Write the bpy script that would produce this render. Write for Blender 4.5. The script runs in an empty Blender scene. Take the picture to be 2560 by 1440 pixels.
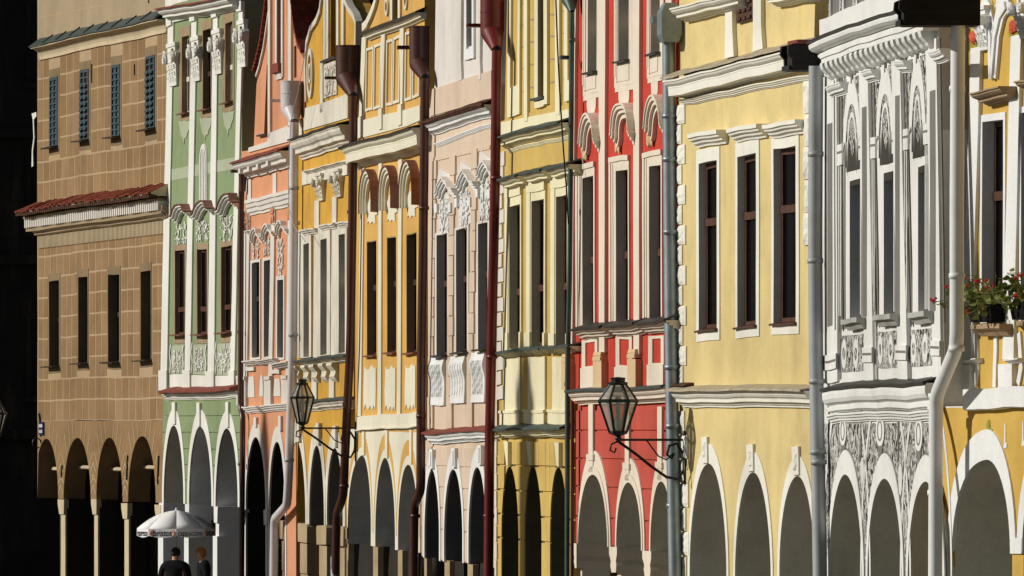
import bpy, bmesh, math, random
from mathutils import Vector, Matrix
from mathutils.geometry import tessellate_polygon

# ------------------------------------------------------------------ camera, sky, sun, exposure
SC = bpy.context.scene
COL = SC.collection
FPX, YH, CAMH = 17000.0, 1060.0, 4.45          # focal length and horizon in photo pixels (2560 wide), eye height
cam_data = bpy.data.cameras.new('camera')
cam = bpy.data.objects.new('camera', cam_data); COL.objects.link(cam)
cam.location = (0, 0, CAMH); cam.rotation_euler = (math.radians(90), 0, 0)
cam_data.sensor_width = 36.0; cam_data.lens = FPX / 2560.0 * 36.0
cam_data.shift_y = (YH - 720.0) / 2560.0
cam_data.clip_start = 1.0; cam_data.clip_end = 3000.0
SC.camera = cam
SUN_EL, SUN_AZ = math.radians(25.0), math.radians(175.5)      # azimuth measured from +X towards +Y
TO_SUN = Vector((math.cos(SUN_EL) * math.cos(SUN_AZ), math.cos(SUN_EL) * math.sin(SUN_AZ), math.sin(SUN_EL)))
world = bpy.data.worlds.new('World'); SC.world = world; world.use_nodes = True
wn = world.node_tree
sky = wn.nodes.new('ShaderNodeTexSky'); sky.sky_type = 'NISHITA'; sky.sun_disc = False
sky.sun_elevation = SUN_EL; sky.sun_rotation = math.radians(90) - SUN_AZ
wn.nodes['Background'].inputs['Strength'].default_value = 0.05
wn.links.new(sky.outputs['Color'], wn.nodes['Background'].inputs['Color'])
sun_data = bpy.data.lights.new('sun', 'SUN'); sun_data.energy = 5.0; sun_data.angle = math.radians(0.53)
sun_data.color = (1.0, 0.95, 0.87)
sun = bpy.data.objects.new('sun', sun_data); COL.objects.link(sun)
sun.location = (-60, 100, 60); sun.rotation_euler = TO_SUN.to_track_quat('Z', 'Y').to_euler()
SC.view_settings.view_transform = 'Standard'; SC.view_settings.look = 'None'
SC.view_settings.exposure = -0.55; SC.view_settings.gamma = 1.0
SC.view_settings.use_curve_mapping = False
SC.cycles.max_bounces = 8; SC.cycles.diffuse_bounces = 4

random.seed(7)

# ------------------------------------------------------------------ materials
def lin(c):
    c /= 255.0
    return c / 12.92 if c <= 0.04045 else ((c + 0.055) / 1.055) ** 2.4
KEXP = (.90, .86, .82)      # how bright a white surface in full sun comes out
def rgb(r, g, b): return (min(lin(r) / KEXP[0], .86), min(lin(g) / KEXP[1], .86), min(lin(b) / KEXP[2], .86), 1)
MATS = {}
def new_mat(name):
    m = bpy.data.materials.new(name); m.use_nodes = True
    nt = m.node_tree; b = nt.nodes['Principled BSDF']
    MATS[name] = m
    return m, nt, b
def mixrgb(nt, a, b, fac, mode='MIX'):
    n = nt.nodes.new('ShaderNodeMix'); n.data_type = 'RGBA'; n.blend_type = mode
    for sock, val in ((n.inputs[6], a), (n.inputs[7], b), (n.inputs[0], fac)):
        if hasattr(val, 'is_output'): nt.links.new(val, sock)
        else: sock.default_value = val
    return n.outputs[2]
def noise(nt, scale, detail=4, rough=.55, stretch=(1, 1, 1), dist=0, coord=None):
    tc = nt.nodes.new('ShaderNodeTexCoord'); mp = nt.nodes.new('ShaderNodeMapping')
    mp.inputs['Scale'].default_value = stretch
    nt.links.new(tc.outputs['Object'], mp.inputs['Vector'])
    n = nt.nodes.new('ShaderNodeTexNoise'); n.inputs['Scale'].default_value = scale
    n.inputs['Detail'].default_value = detail; n.inputs['Roughness'].default_value = rough
    n.inputs['Distortion'].default_value = dist
    nt.links.new(mp.outputs['Vector'], n.inputs['Vector'])
    return n.outputs['Fac']
def ramp(nt, fac, stops, interp='LINEAR'):
    r = nt.nodes.new('ShaderNodeValToRGB'); r.color_ramp.interpolation = interp
    els = r.color_ramp.elements
    while len(els) < len(stops): els.new(.5)
    for e, (p, c) in zip(els, stops): e.position = p; e.color = c
    nt.links.new(fac, r.inputs['Fac'])
    return r.outputs['Color']
def bump(nt, b, fac, strength=.3, dist=.01):
    n = nt.nodes.new('ShaderNodeBump'); n.inputs['Strength'].default_value = strength
    n.inputs['Distance'].default_value = dist
    nt.links.new(fac, n.inputs['Height']); nt.links.new(n.outputs['Normal'], b.inputs['Normal'])
def plaster(name, c, var=.16, stain=.35, stain_col=(.30, .24, .17, 1), rough=.9, bumpd=.006, patch=.52):
    """lime plaster: mottled tone, rain streaks, grain"""
    m, nt, b = new_mat(name)
    dark = tuple(x * (1 - var) for x in c[:3]) + (1,); light = tuple(min(.9, x * (1 + var * .55)) for x in c[:3]) + (1,)
    n1 = noise(nt, 1.1, 6, .62)
    base = ramp(nt, n1, [(.3, dark), (.5, c), (.72, light)])
    st = noise(nt, 1.6, 5, .6, (1.5, 1.5, .28))
    mask = ramp(nt, st, [(patch, (0, 0, 0, 1)), (patch + .25, (stain, stain, stain, 1))])
    scol = tuple(c[i] * .45 + stain_col[i] * .35 for i in range(3)) + (1,)
    base = mixrgb(nt, base, scol, mask)
    cloud = noise(nt, .42, 4, .6, (1, 1, .7))
    base = mixrgb(nt, base, ramp(nt, cloud, [(.32, (.82, .81, .79, 1)), (.52, (1, 1, 1, 1)), (.75, (1.06, 1.06, 1.07, 1))]), min(1, .62 + stain), 'MULTIPLY')
    run = noise(nt, 3.2, 3, .65, (2.2, 2.2, .12))
    base = mixrgb(nt, base, scol, ramp(nt, run, [(.6, (0, 0, 0, 1)), (.8, (stain * .7,) * 3 + (1,))]))
    fine = noise(nt, 22, 3, .7)
    base = mixrgb(nt, base, ramp(nt, fine, [(.28, (.9, .9, .9, 1)), (.6, (1, 1, 1, 1))]), 1.0, 'MULTIPLY')
    nt.links.new(base, b.inputs['Base Color'])
    b.inputs['Roughness'].default_value = rough; b.inputs['Specular IOR Level'].default_value = .15
    bump(nt, b, noise(nt, 14, 5, .7), .5, bumpd)
    return m
def simple(name, c, rough=.6, metal=0, spec=.4, var=.25, scale=6, bumpd=0):
    m, nt, b = new_mat(name)
    n1 = noise(nt, scale, 5, .6)
    nt.links.new(ramp(nt, n1, [(.3, tuple(x * (1 - var) for x in c[:3]) + (1,)), (.7, tuple(min(1, x * (1 + var * .6)) for x in c[:3]) + (1,))]), b.inputs['Base Color'])
    b.inputs['Roughness'].default_value = rough; b.inputs['Metallic'].default_value = metal
    b.inputs['Specular IOR Level'].default_value = spec
    if bumpd: bump(nt, b, noise(nt, scale * 3, 4, .7), .6, bumpd)
    return m
def sgraffito(name, sc, lo=.44, hi=.56, stretch=(1, 1, .55)):
    """scratched black and white scroll work, flat decoration on the plaster"""
    m, nt, b = new_mat(name)
    n1 = noise(nt, sc, 2.2, .55, stretch, 2.6)
    c = ramp(nt, n1, [(.0, (.03, .028, .027, 1)), (lo, (.035, .033, .03, 1)), (lo + .03, (.25, .24, .23, 1)), (.5, (.63, .61, .58, 1)), (hi, (.72, .7, .67, 1)), (hi + .05, (.2, .19, .185, 1)), (hi + .12, (.05, .048, .045, 1))])
    nt.links.new(c, b.inputs['Base Color'])
    b.inputs['Roughness'].default_value = .9; b.inputs['Specular IOR Level'].default_value = .1
    return m

plaster('tan_block_a', rgb(143, 113, 78), .2, .3); plaster('tan_block_b', rgb(136, 106, 72), .2, .3)
plaster('tan_block_c', rgb(150, 120, 86), .2, .3); plaster('tan_line', rgb(174, 148, 114), .1, .2)
plaster('tan_plain', rgb(165, 145, 115), .1, .25); plaster('tan_trim', rgb(196, 177, 144), .12, .35)
plaster('tan_frieze', rgb(155, 130, 108), .2, .4); plaster('tan_surround', rgb(132, 112, 84), .2, .3)
plaster('white_warm', rgb(222, 217, 205), .07, .18); plaster('white_cold', rgb(220, 217, 211), .06, .15)
plaster('green', rgb(134, 147, 107), 0.15, 0.3, (.2, .28, .16, 1)); plaster('green_light', rgb(168, 172, 144), .08, .15)
plaster('salmon', rgb(206, 143, 106), 0.13, 0.32); plaster('pinkish_white', rgb(210, 201, 189), .08, .2)
plaster('ochre', rgb(198, 150, 62), .2, .4); plaster('old_white', rgb(212, 203, 184), .16, .6, (.16, .12, .08, 1), patch=.46)
plaster('orange_yellow', rgb(206, 160, 86), 0.12, 0.32); plaster('cream', rgb(216, 207, 183), .06, .15)
plaster('pink', rgb(206, 182, 158), .09, 0.3); plaster('pink_pale', rgb(212, 203, 193), .08, 0.3)
plaster('straw', rgb(196, 165, 92), 0.15, 0.45); plaster('straw_cream', rgb(222, 211, 174), .07, .18)
plaster('red', rgb(190, 66, 50), 0.18, 0.42, (.2, .05, .04, 1)); plaster('red_faded', rgb(184, 80, 66), 0.16, 0.4, (.25, .08, .06, 1))
plaster('bone', rgb(217, 202, 181), .08, .2); plaster('bone_tan', rgb(208, 178, 138), .1, .2)
plaster('butter', rgb(211, 188, 130), 0.14, 0.5, (.42, .3, .12, 1)); plaster('butter_white', rgb(224, 218, 202), .07, .2)
plaster('sg_white', rgb(216, 212, 204), .08, .22); plaster('sg_grey', rgb(118, 112, 106), .15, .25)
plaster('sg_dark', rgb(62, 58, 50), .2, .3)
plaster('gold_yellow', rgb(199, 161, 80), 0.13, 0.35); plaster('stone', rgb(166, 144, 112), .25, .5, bumpd=.015)
plaster('stone_grey', rgb(170, 166, 158), .2, .4); plaster('stone_brown', rgb(158, 134, 104), .25, .45)
plaster('shade_black', (.035, .03, .025, 1), .3, .3); plaster('arcade_wall', rgb(120, 108, 90), .2, .4)  # first tone is a near-black standing in for shade in arcades and openings
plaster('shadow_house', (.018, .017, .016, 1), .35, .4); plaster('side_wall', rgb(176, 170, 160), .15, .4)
sgraffito('scroll_small', 7.0, .455, .55); sgraffito('scroll_fine', 10.0, .45, .55, (1, 1, .6)); sgraffito('scroll_big', 5.0, .45, .57, (1, 1, .5))
simple('wood_red', rgb(78, 44, 28), .6, var=.4, scale=9); simple('wood_dark', rgb(48, 30, 20), .6, var=.4, scale=9)
simple('wood_pale', rgb(210, 200, 180), .6, var=.2); simple('black_timber', (.012, .010, .009, 1), .75, var=.5, scale=8, bumpd=.01)
simple('shutter_blue', rgb(52, 74, 82), .6, var=.3, scale=8)
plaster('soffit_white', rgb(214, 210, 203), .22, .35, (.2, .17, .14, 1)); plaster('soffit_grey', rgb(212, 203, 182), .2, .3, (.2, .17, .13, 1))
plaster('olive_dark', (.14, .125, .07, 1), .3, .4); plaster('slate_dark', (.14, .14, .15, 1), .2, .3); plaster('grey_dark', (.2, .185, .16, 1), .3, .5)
simple('copper_brown', rgb(122, 76, 60), .5, 0, .4, .3, 5); simple('sheet_dark', rgb(62, 56, 50), .5, .3, .4, .4, 4)
simple('sheet_green', rgb(74, 84, 78), .5, .3, .4, .3, 4); simple('sheet_red', rgb(128, 62, 46), .6, 0, .3, .3, 5)
simple('sheet_dusty', rgb(170, 156, 130), .7, 0, .3, .3, 5)
simple('pipe_lilac', rgb(206, 196, 194), .45, 0, .4, .08, 3); simple('pipe_brown', rgb(74, 38, 28), .38, 0, .5, .2, 3)
simple('pipe_red', rgb(104, 28, 26), .36, 0, .5, .15, 3); simple('pipe_green', rgb(64, 82, 72), .5, .2, .4, .3, 4)
simple('pipe_steel', rgb(138, 146, 148), .42, .45, .5, .2, 5); simple('pipe_grey', rgb(158, 160, 158), .5, .1, .4, .12, 3)
simple('pipe_white', rgb(222, 220, 214), .45, 0, .4, .08, 3); simple('rust', rgb(120, 50, 36), .7, 0, .3, .3, 6)
simple('iron', (.012, .012, .013, 1), .5, .2, .4, .3, 8); simple('lantern_green', (.012, .018, .015, 1), .45, .2, .5, .3, 8)
simple('tile_red', rgb(122, 56, 38), .85, 0, .2, .45, 7, .01); simple('tile_dark', rgb(86, 58, 46), .9, 0, .15, .5, 6, .02)
simple('chrome', (.6, .6, .6, 1), .15, 1, .5, .05); simple('paving', (.12, .113, .1, 1), .9, 0, .2, .3, 1.5, .02)
simple('leaf', (.2, .23, .05, 1), .6, 0, .3, .5, 12); simple('petal', (.55, .02, .03, 1), .6, 0, .3, .3, 12)
simple('paint_rose', rgb(196, 84, 64), .9, 0, .1, .4, 10); simple('paint_leaf', rgb(150, 142, 54), .9, 0, .1, .4, 10)
simple('canvas', rgb(236, 236, 240), .8, 0, .2, .06, 3); simple('ink', (.01, .01, .01, 1), .8, 0, .1, .1)
simple('ink_orange', rgb(226, 120, 30), .8, 0, .1, .1); simple('sign_blue', rgb(28, 42, 92), .4, 0, .5, .1); simple('sign_white', rgb(225, 225, 225), .5, 0, .4, .05)
simple('skin', rgb(205, 150, 120), .6, 0, .3, .08); simple('hair_dark', rgb(40, 28, 20), .6, 0, .3, .4, 40); simple('hair_blond', rgb(170, 110, 55), .5, 0, .3, .4, 40)
simple('cloth_black', (.012, .012, .014, 1), .9, 0, .1, .3, 10); simple('cloth_navy', (.02, .022, .03, 1), .9, 0, .1, .3, 10)
def glassy(name, c, spec, rough):
    m, nt, b = new_mat(name)
    b.inputs['Base Color'].default_value = c; b.inputs['Roughness'].default_value = rough
    b.inputs['Specular IOR Level'].default_value = spec; b.inputs['IOR'].default_value = 1.35
    bump(nt, b, noise(nt, 2.2, 2, .5), .12, .01)
glassy('glass_dark', (.006, .006, .007, 1), .25, .12)
def clear_glass(name, tint, alpha_fac):
    m, nt, b = new_mat(name)
    tr = nt.nodes.new('ShaderNodeBsdfTransparent'); tr.inputs[0].default_value = tint
    mx = nt.nodes.new('ShaderNodeMixShader'); mx.inputs[0].default_value = alpha_fac
    b.inputs['Base Color'].default_value = (.62, .6, .55, 1); b.inputs['Roughness'].default_value = .12
    nt.links.new(tr.outputs[0], mx.inputs[1]); nt.links.new(b.outputs[0], mx.inputs[2])
    nt.links.new(mx.outputs[0], nt.nodes['Material Output'].inputs[0])
clear_glass('lantern_glass', (.86, .86, .84, 1), .4)

# ------------------------------------------------------------------ mesh helpers
def link_mesh(name, verts, faces, mat, parent=None, smooth=False, recalc=True):
    me = bpy.data.meshes.new(name)
    me.from_pydata(verts, [], faces)
    if recalc:
        bm = bmesh.new(); bm.from_mesh(me)
        bmesh.ops.recalc_face_normals(bm, faces=bm.faces); bm.to_mesh(me); bm.free()
    if smooth:
        for p in me.polygons: p.use_smooth = True
    o = bpy.data.objects.new(name, me); COL.objects.link(o)
    me.materials.append(MATS[mat])
    if parent: o.parent = parent
    return o
def tag(o, label=None, cat=None, group=None, kind=None):
    if label: o['label'] = label
    if cat: o['category'] = cat
    if group: o['group'] = group
    if kind: o['kind'] = kind
    return o
def empty(name, loc=(0, 0, 0), rz=0):
    o = bpy.data.objects.new(name, None); COL.objects.link(o)
    o.location = loc; o.rotation_euler = (0, 0, rz); o.empty_display_size = .3
    return o
class MB:
    """collects simple solids into one mesh"""
    def __init__(s): s.v, s.f = [], []
    def add(s, vs, fs):
        k = len(s.v); s.v += [tuple(v) for v in vs]; s.f += [tuple(i + k for i in f) for f in fs]
    def box(s, x0, x1, y0, y1, z0, z1):
        s.add([(x, y, z) for x in (x0, x1) for y in (y0, y1) for z in (z0, z1)],
              [(0, 1, 3, 2), (4, 6, 7, 5), (0, 4, 5, 1), (2, 3, 7, 6), (0, 2, 6, 4), (1, 5, 7, 3)])
    def tube(s, pts, r, n=8, cap=True):
        pts = [Vector(p) for p in pts]
        rr = r if isinstance(r, (list, tuple)) else [r] * len(pts)
        vs = []; ref = None
        for i, p in enumerate(pts):
            d = (pts[min(i + 1, len(pts) - 1)] - pts[max(i - 1, 0)]).normalized()
            if ref is None: ref = Vector((0, 0, 1)) if abs(d.z) < .9 else Vector((0, 1, 0))
            a = (ref - d * ref.dot(d)).normalized(); ref = a; b = d.cross(a)
            for k in range(n):
                t = 2 * math.pi * k / n
                vs.append(p + (a * math.cos(t) + b * math.sin(t)) * rr[i])
        fs = [(i * n + k, i * n + (k + 1) % n, (i + 1) * n + (k + 1) % n, (i + 1) * n + k) for i in range(len(pts) - 1) for k in range(n)]
        if cap: fs += [tuple(range(n - 1, -1, -1)), tuple((len(pts) - 1) * n + k for k in range(n))]
        s.add(vs, fs)
    def lathe(s, prof, c=(0, 0, 0), n=12, a0=0):
        vs = []; 
        for r, z in prof:
            for k in range(n):
                t = a0 + 2 * math.pi * k / n
                vs.append((c[0] + r * math.cos(t), c[1] + r * math.sin(t), c[2] + z))
        m = len(prof)
        fs = [(i * n + k, i * n + (k + 1) % n, (i + 1) * n + (k + 1) % n, (i + 1) * n + k) for i in range(m - 1) for k in range(n)]
        fs += [tuple(range(n - 1, -1, -1)), tuple((m - 1) * n + k for k in range(n))]
        s.add(vs, fs)
    def blob(s, c, r, n=7, m=4):
        rx, ry, rz = r if isinstance(r, (tuple, list)) else (r, r, r)
        prof = [(math.sin(math.pi * (i + .15) / (m + .3)), -math.cos(math.pi * (i + .15) / (m + .3))) for i in range(m + 1)]
        vs = [(c[0] + rx * a * math.cos(2 * math.pi * k / n), c[1] + ry * a * math.sin(2 * math.pi * k / n), c[2] + rz * z) for a, z in prof for k in range(n)]
        fs = [(i * n + k, i * n + (k + 1) % n, (i + 1) * n + (k + 1) % n, (i + 1) * n + k) for i in range(m) for k in range(n)]
        fs += [tuple(range(n - 1, -1, -1)), tuple(m * n + k for k in range(n))]
        s.add(vs, fs)
    def build(s, name, mat, parent=None, smooth=False): return link_mesh(name, s.v, s.f, mat, parent, smooth)

def top(Y): return Y / 2.0
def bot(Y): return 720 + Y / 2.0

def classic(P, H):
    return [(0, 0), (P, 0), (P, -.12 * H), (.93 * P, -.14 * H), (.9 * P, -.28 * H), (.78 * P, -.42 * H), (.62 * P, -.5 * H), (.6 * P, -.56 * H),
            (.6 * P, -.7 * H), (.36 * P, -.75 * H), (.3 * P, -.86 * H), (.16 * P, -.92 * H), (.15 * P, -H), (0, -H)]
def two_step(P, H):
    return [(0, 0), (P, 0), (P, -.22 * H), (.8 * P, -.27 * H), (.72 * P, -.5 * H), (.5 * P, -.56 * H), (.45 * P, -.8 * H), (.2 * P, -.86 * H), (.2 * P, -H), (0, -H)]
def slab(P, H):
    """fillet and quarter round over a tall plain fascia"""
    return [(0, 0), (P, 0), (P, -.1 * H), (.95 * P, -.13 * H), (.9 * P, -.24 * H), (.8 * P, -.33 * H), (.74 * P, -.37 * H), (.76 * P, -.42 * H), (.74 * P, -.48 * H), (.72 * P, -.9 * H), (.3 * P, -.93 * H), (.25 * P, -H), (0, -H)]
def bulge(P, H):
    return [(0, 0), (.85 * P, 0), (.97 * P, -.08 * H), (P, -.22 * H), (.97 * P, -.42 * H), (.82 * P, -.58 * H), (.5 * P, -.68 * H), (.45 * P, -.72 * H), (.56 * P, -.75 * H), (.56 * P, -.92 * H), (.3 * P, -.95 * H), (.3 * P, -H), (0, -H)]
def cove(P, H):
    q = [(0, 0), (P, 0), (P, -.1 * H)]
    for i in range(7):
        a = math.pi / 2 * i / 6
        q.append((.08 * P + .86 * P * (1 - math.sin(a)), -.12 * H - .76 * H * (1 - math.cos(a))))
    return q + [(.16 * P, -.9 * H), (.16 * P, -H), (0, -H)]

class House:
    def __init__(s, name, label, xl, xr, xvp, zx, yl_depth, setback=0.0):
        s.zx, s.xl, s.xr = zx, xl, xr
        d = Vector(((xvp - 1280) / FPX, 1.0)).normalized()
        s.t = -d; s.n = Vector((s.t.y, -s.t.x))
        Y = yl_depth; X = (xl - 1280) / FPX * Y
        s.P0 = Vector((X, Y)) - s.n * setback
        s.rz = math.atan2(s.t.y, s.t.x)
        s.root = empty(name, (s.P0.x, s.P0.y, 0), s.rz)
        tag(s.root, label, 'house', 'row of gabled town houses')
        s.u0 = 0.0; s.u1 = s.U(xr)
        s.ph = random.uniform(0, 6); s.holes = []; s.arches = []; s.raw = False
    # ---- photo pixel -> facade coordinates
    def depth(s, x, p=0.0):
        rx = (x - 1280) / FPX
        return (p + s.P0.dot(s.n)) / (rx * s.n.x + s.n.y)
    def U(s, x, p=0.0):
        Y = s.depth(x, p); rx = (x - 1280) / FPX
        return (Vector((rx * Y, Y)) - s.P0).dot(s.t)
    def uv(s, x, y, p=0.0): return (s.U(x, p), CAMH + (YH - y) / FPX * s.depth(x, p))
    def Z(s, X, y, p=0.0): return s.uv(s.zx + X / 2.0, y, p)
    def sc(s, X): return FPX / s.depth(s.zx + X / 2.0)
    def world(s, u, p, v):
        q = s.P0 + s.t * u + s.n * p
        return Vector((q.x, q.y, v))
    def warp(s, u, v):
        a = s.ph
        return (u + .012 * math.sin(.9 * v + a) + .006 * math.sin(2.7 * v + 1.3 * u + a),
                v + .012 * math.sin(.8 * u + a * 2) + .006 * math.sin(2.9 * u + a) + .004 * math.sin(6.1 * u + 2 * v))
    # ---- builders
    def loop_sub(s, loop, step=.45):
        out = []
        for i, a in enumerate(loop):
            b = loop[(i + 1) % len(loop)]
            L = math.hypot(b[0] - a[0], b[1] - a[1]); k = max(1, min(24, int(L / step)))
            for j in range(k): out.append((a[0] + (b[0] - a[0]) * j / k, a[1] + (b[1] - a[1]) * j / k))
        return out
    def prism(s, name, loops, p0, p1, mat, parent=None, sub=True):
        """flat shape (first loop outline, others holes) in facade metres, from depth p0 to p1"""
        if not s.raw: p0, p1 = [q * .5 if 0 < q < .21 else q for q in (p0, p1)]     # flat trim stands only a few centimetres proud
        loops = [s.loop_sub(l) if sub else l for l in loops]
        loops = [[s.warp(*q) for q in l] for l in loops]
        flat = [q for l in loops for q in l]; N = len(flat)
        tris = tessellate_polygon([[Vector((a, b, 0)) for a, b in l] for l in loops])
        vs = [(a, -p1, b) for a, b in flat] + [(a, -p0, b) for a, b in flat]
        fs = [tuple(t) for t in tris] + [tuple(i + N for i in reversed(t)) for t in tris]
        k = 0
        for l in loops:
            m = len(l)
            fs += [(k + i, k + (i + 1) % m, N + k + (i + 1) % m, N + k + i) for i in range(m)]
            k += m
        return link_mesh(name, vs, fs, mat, parent or s.root)
    def quad(s, X0, X1, y0, y1, X0b=None, X1b=None, p=0.0):
        X0b = X0 if X0b is None else X0b; X1b = X1 if X1b is None else X1b
        vt = s.Z((X0 + X1) / 2, y0, p)[1]; vb = s.Z((X0b + X1b) / 2, y1, p)[1]
        return [(s.Z(X0b, y1, p)[0], vb), (s.Z(X1b, y1, p)[0], vb), (s.Z(X1, y0, p)[0], vt), (s.Z(X0, y0, p)[0], vt)]
    def R(s, name, X0, X1, y0, y1, p0, p1, mat, parent=None, X0b=None, X1b=None):
        return s.prism(name, [s.quad(X0, X1, y0, y1, X0b, X1b)], p0, p1, mat, parent)
    def pts(s, P, p=0.0): return [s.Z(X, y, p) for X, y in P]
    def POLY(s, name, P, p0, p1, mat, parent=None): return s.prism(name, [s.pts(P)], p0, p1, mat, parent, False)
    def ring(s, name, outer, inner, p0, p1, mat, parent=None): return s.prism(name, [outer, inner], p0, p1, mat, parent)
    def sweep(s, name, a, b, prof, mat, parent=None, seg=10):
        """moulding: profile (out, up) carried from facade point a to b"""
        vs = []; m = len(prof)
        for i in range(seg + 1):
            t = i / seg; u = a[0] + (b[0] - a[0]) * t; v = a[1] + (b[1] - a[1]) * t
            for p, dv in prof:
                w = s.warp(u, v); vs.append((u if i in (0, seg) else w[0], -p, w[1] + dv))
        fs = [(i * m + k, i * m + (k + 1) % m, (i + 1) * m + (k + 1) % m, (i + 1) * m + k) for i in range(seg) for k in range(m)]
        fs += [tuple(range(m)), tuple(seg * m + k for k in range(m - 1, -1, -1))]
        return link_mesh(name, vs, fs, mat, parent or s.root)
    def cornice(s, name, XL, yL, XR, yR, P, hpx, mat, prof=classic, cover=None, to_end=None, back=-.02, over=.04, slope=.12):
        """(XL,yL)-(XR,yR): top outer edge as seen, at projection P"""
        a = s.Z(XL, yL, P); b = s.Z(XR, yR, P)
        if to_end is not None:
            k = (b[1] - a[1]) / max(.01, b[0] - a[0]); b = (to_end, a[1] + k * (to_end - a[0]))
        H = hpx / s.sc((XL + XR) / 2)
        pr = [(back if q[0] == 0 else q[0], q[1]) for q in prof(P, H)]
        o = s.sweep(name, a, b, pr, mat)
        if cover:
            s.sweep('flashing', (a[0] - .03, a[1] + .004), (b[0] + .02, b[1] + .004), [(-.02, slope), (P + over, .012), (P + over, -.018), (P + over - .02, -.018), (P + over - .02, 0), (-.02, slope - .03)], cover, o)
        return o
    def oval(s, uc, v0, v1, hw, n=20):
        return [(uc + hw * math.cos(2 * math.pi * i / n), (v0 + v1) / 2 + (v1 - v0) / 2 * math.sin(2 * math.pi * i / n)) for i in range(n)]
    # ---- arcade
    def arch_curve(s, u0, u1, vap, vsp, vb, n=26, uap=None, e=2.0):
        um = (u0 + u1) / 2 if uap is None else uap
        out = [(u0, vb)]
        for i in range(n + 1):
            a = math.pi * (1 - i / n); c, q = math.cos(a), math.sin(a)
            w = (um - u0) if c < 0 else (u1 - um)
            out.append((um + math.copysign(abs(c) ** (2 / e), c) * w, vsp + (vap - vsp) * abs(q) ** (2 / e)))
        out.append((u1, vb))
        return out
    def arch(s, X0, X1, yap, ysp, vb=0.0, e=2.0, Xa=None):
        uc = s.Z((X0 + X1) / 2 if Xa is None else Xa, yap)
        vsp = s.Z((X0 + X1) / 2, ysp)[1]
        a = dict(u0=s.Z(X0, ysp)[0], u1=s.Z(X1, ysp)[0], vap=uc[1], vsp=vsp, vb=vb, e=e, uap=uc[0])
        s.arches.append(a); return a
    def trim(s, a, wside, wtop, p0, p1, mat, name='arch_trim', vb=None, inset=0.0, inset_top=None):
        vb = a['vb'] if vb is None else vb
        inner = s.arch_curve(a['u0'] - inset, a['u1'] + inset, a['vap'] + (inset if inset_top is None else inset_top), a['vsp'], vb, e=a['e'], uap=a['uap'])
        outer = s.arch_curve(a['u0'] - wside, a['u1'] + wside, a['vap'] + wtop, a['vsp'], vb, e=a['e'], uap=a['uap'])
        return s.prism(name, [outer + inner[::-1]], p0, p1, mat, None, False)
    def lining(s, a, mat, vb=None, p0=-.75, p1=-.021):
        """plastered soffit of an arch"""
        return s.trim(a, .12, .12, p0, p1, mat, 'arch_soffit', vb, -.004)
    def arcade_wall(s, name, uL, uR, vt, vb, p0, p1, mat, grow=0.0, parent=None, vtR=None):
        path = [(uL, vb)]
        for a in sorted(s.arches, key=lambda q: q['u0']):
            c = s.arch_curve(a['u0'] - grow, a['u1'] + grow, a['vap'] + grow, a['vsp'], vb, e=a['e'], uap=a['uap'])
            path += [q for q in c if uL < q[0] < uR]
            if a['u1'] + grow >= uR: path.append((uR, path[-1][1])); 
        if path[-1][0] < uR: path.append((uR, vb))
        path += [(uR, vtR if vtR is not None else vt), (uL, vt)]
        return s.prism(name, [path], p0, p1, mat, parent, False)
    def wall(s, name, outline, p0, p1, mat, holes, parent=None): return s.prism(name, [outline] + holes, p0, p1, mat, parent)
    # ---- windows
    def window(s, X0, X1, y0, y1, depth=.12, sur=None, smat=None, sp=.03, wood='wood_dark', transom=.62, mull=True, sill=None, sillp=.12, lining=None, fw=.055, pane='glass_dark', through=True):
        """opening in zoom pixels; sur=(X0,X1,y0,y1) outer edge of the surround"""
        q = s.quad(X0, X1, y0, y1); (ua, va), (ub, vb) = q[0], q[2]
        def rect(a, b, c, d): return [(a, c), (b, c), (b, d), (a, d)]
        s.holes.append(rect(ua - .012, ub + .012, va - .012, vb + .012))
        w = None
        if sur:
            o = s.quad(*sur)
            w = s.ring('window', o, rect(ua, ub, va, vb), -depth - .03 if through else -.01, sp, smat)
        lin_m = lining or (smat if sur else None)
        if w is None:
            w = s.ring('window', rect(ua - .011, ub + .011, va - .011, vb + .011), rect(ua + .004, ub - .004, va + .004, vb - .004), -depth - .03, -.004, lin_m)
        elif not through:
            s.ring('reveal', rect(ua - .011, ub + .011, va - .011, vb + .011), rect(ua + .004, ub - .004, va + .004, vb - .004), -depth - .03, -.012, lin_m, w)
        a, b, c, d = ua + .006, ub - .006, va + .006, vb - .006
        loops = []
        um = (a + b) / 2; vt = c + (d - c) * transom if transom else None
        rows = [(c + fw, (vt - fw / 2) if vt else d - fw)] + ([(vt + fw / 2, d - fw)] if vt else [])
        cols = [(a + fw, um - fw / 2), (um + fw / 2, b - fw)] if mull else [(a + fw, b - fw)]
        loops = [rect(x0, x1, z0, z1) for z0, z1 in rows for x0, x1 in cols]
        f = s.prism('window_frame', [rect(a, b, c, d)] + loops, -depth - .07, -depth, wood, w)
        if transom: s.prism('transom', [rect(a, b, vt - .05, vt + .05)], -depth, -depth + .018, wood, w)
        for l in loops: s.prism('pane', [rect(l[0][0] - .004, l[1][0] + .004, l[0][1] - .004, l[2][1] + .004)], -depth - .05, -depth - .03, pane, w, False)
        if sill:
            ov = .06
            s.sweep('sill', (ua - ov, va), (ub + ov, va), [(-depth, .03), (sillp, .0), (sillp, -.025), (sillp - .02, -.025), (-depth, .0)], sill, w, 3)
        return w
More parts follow.
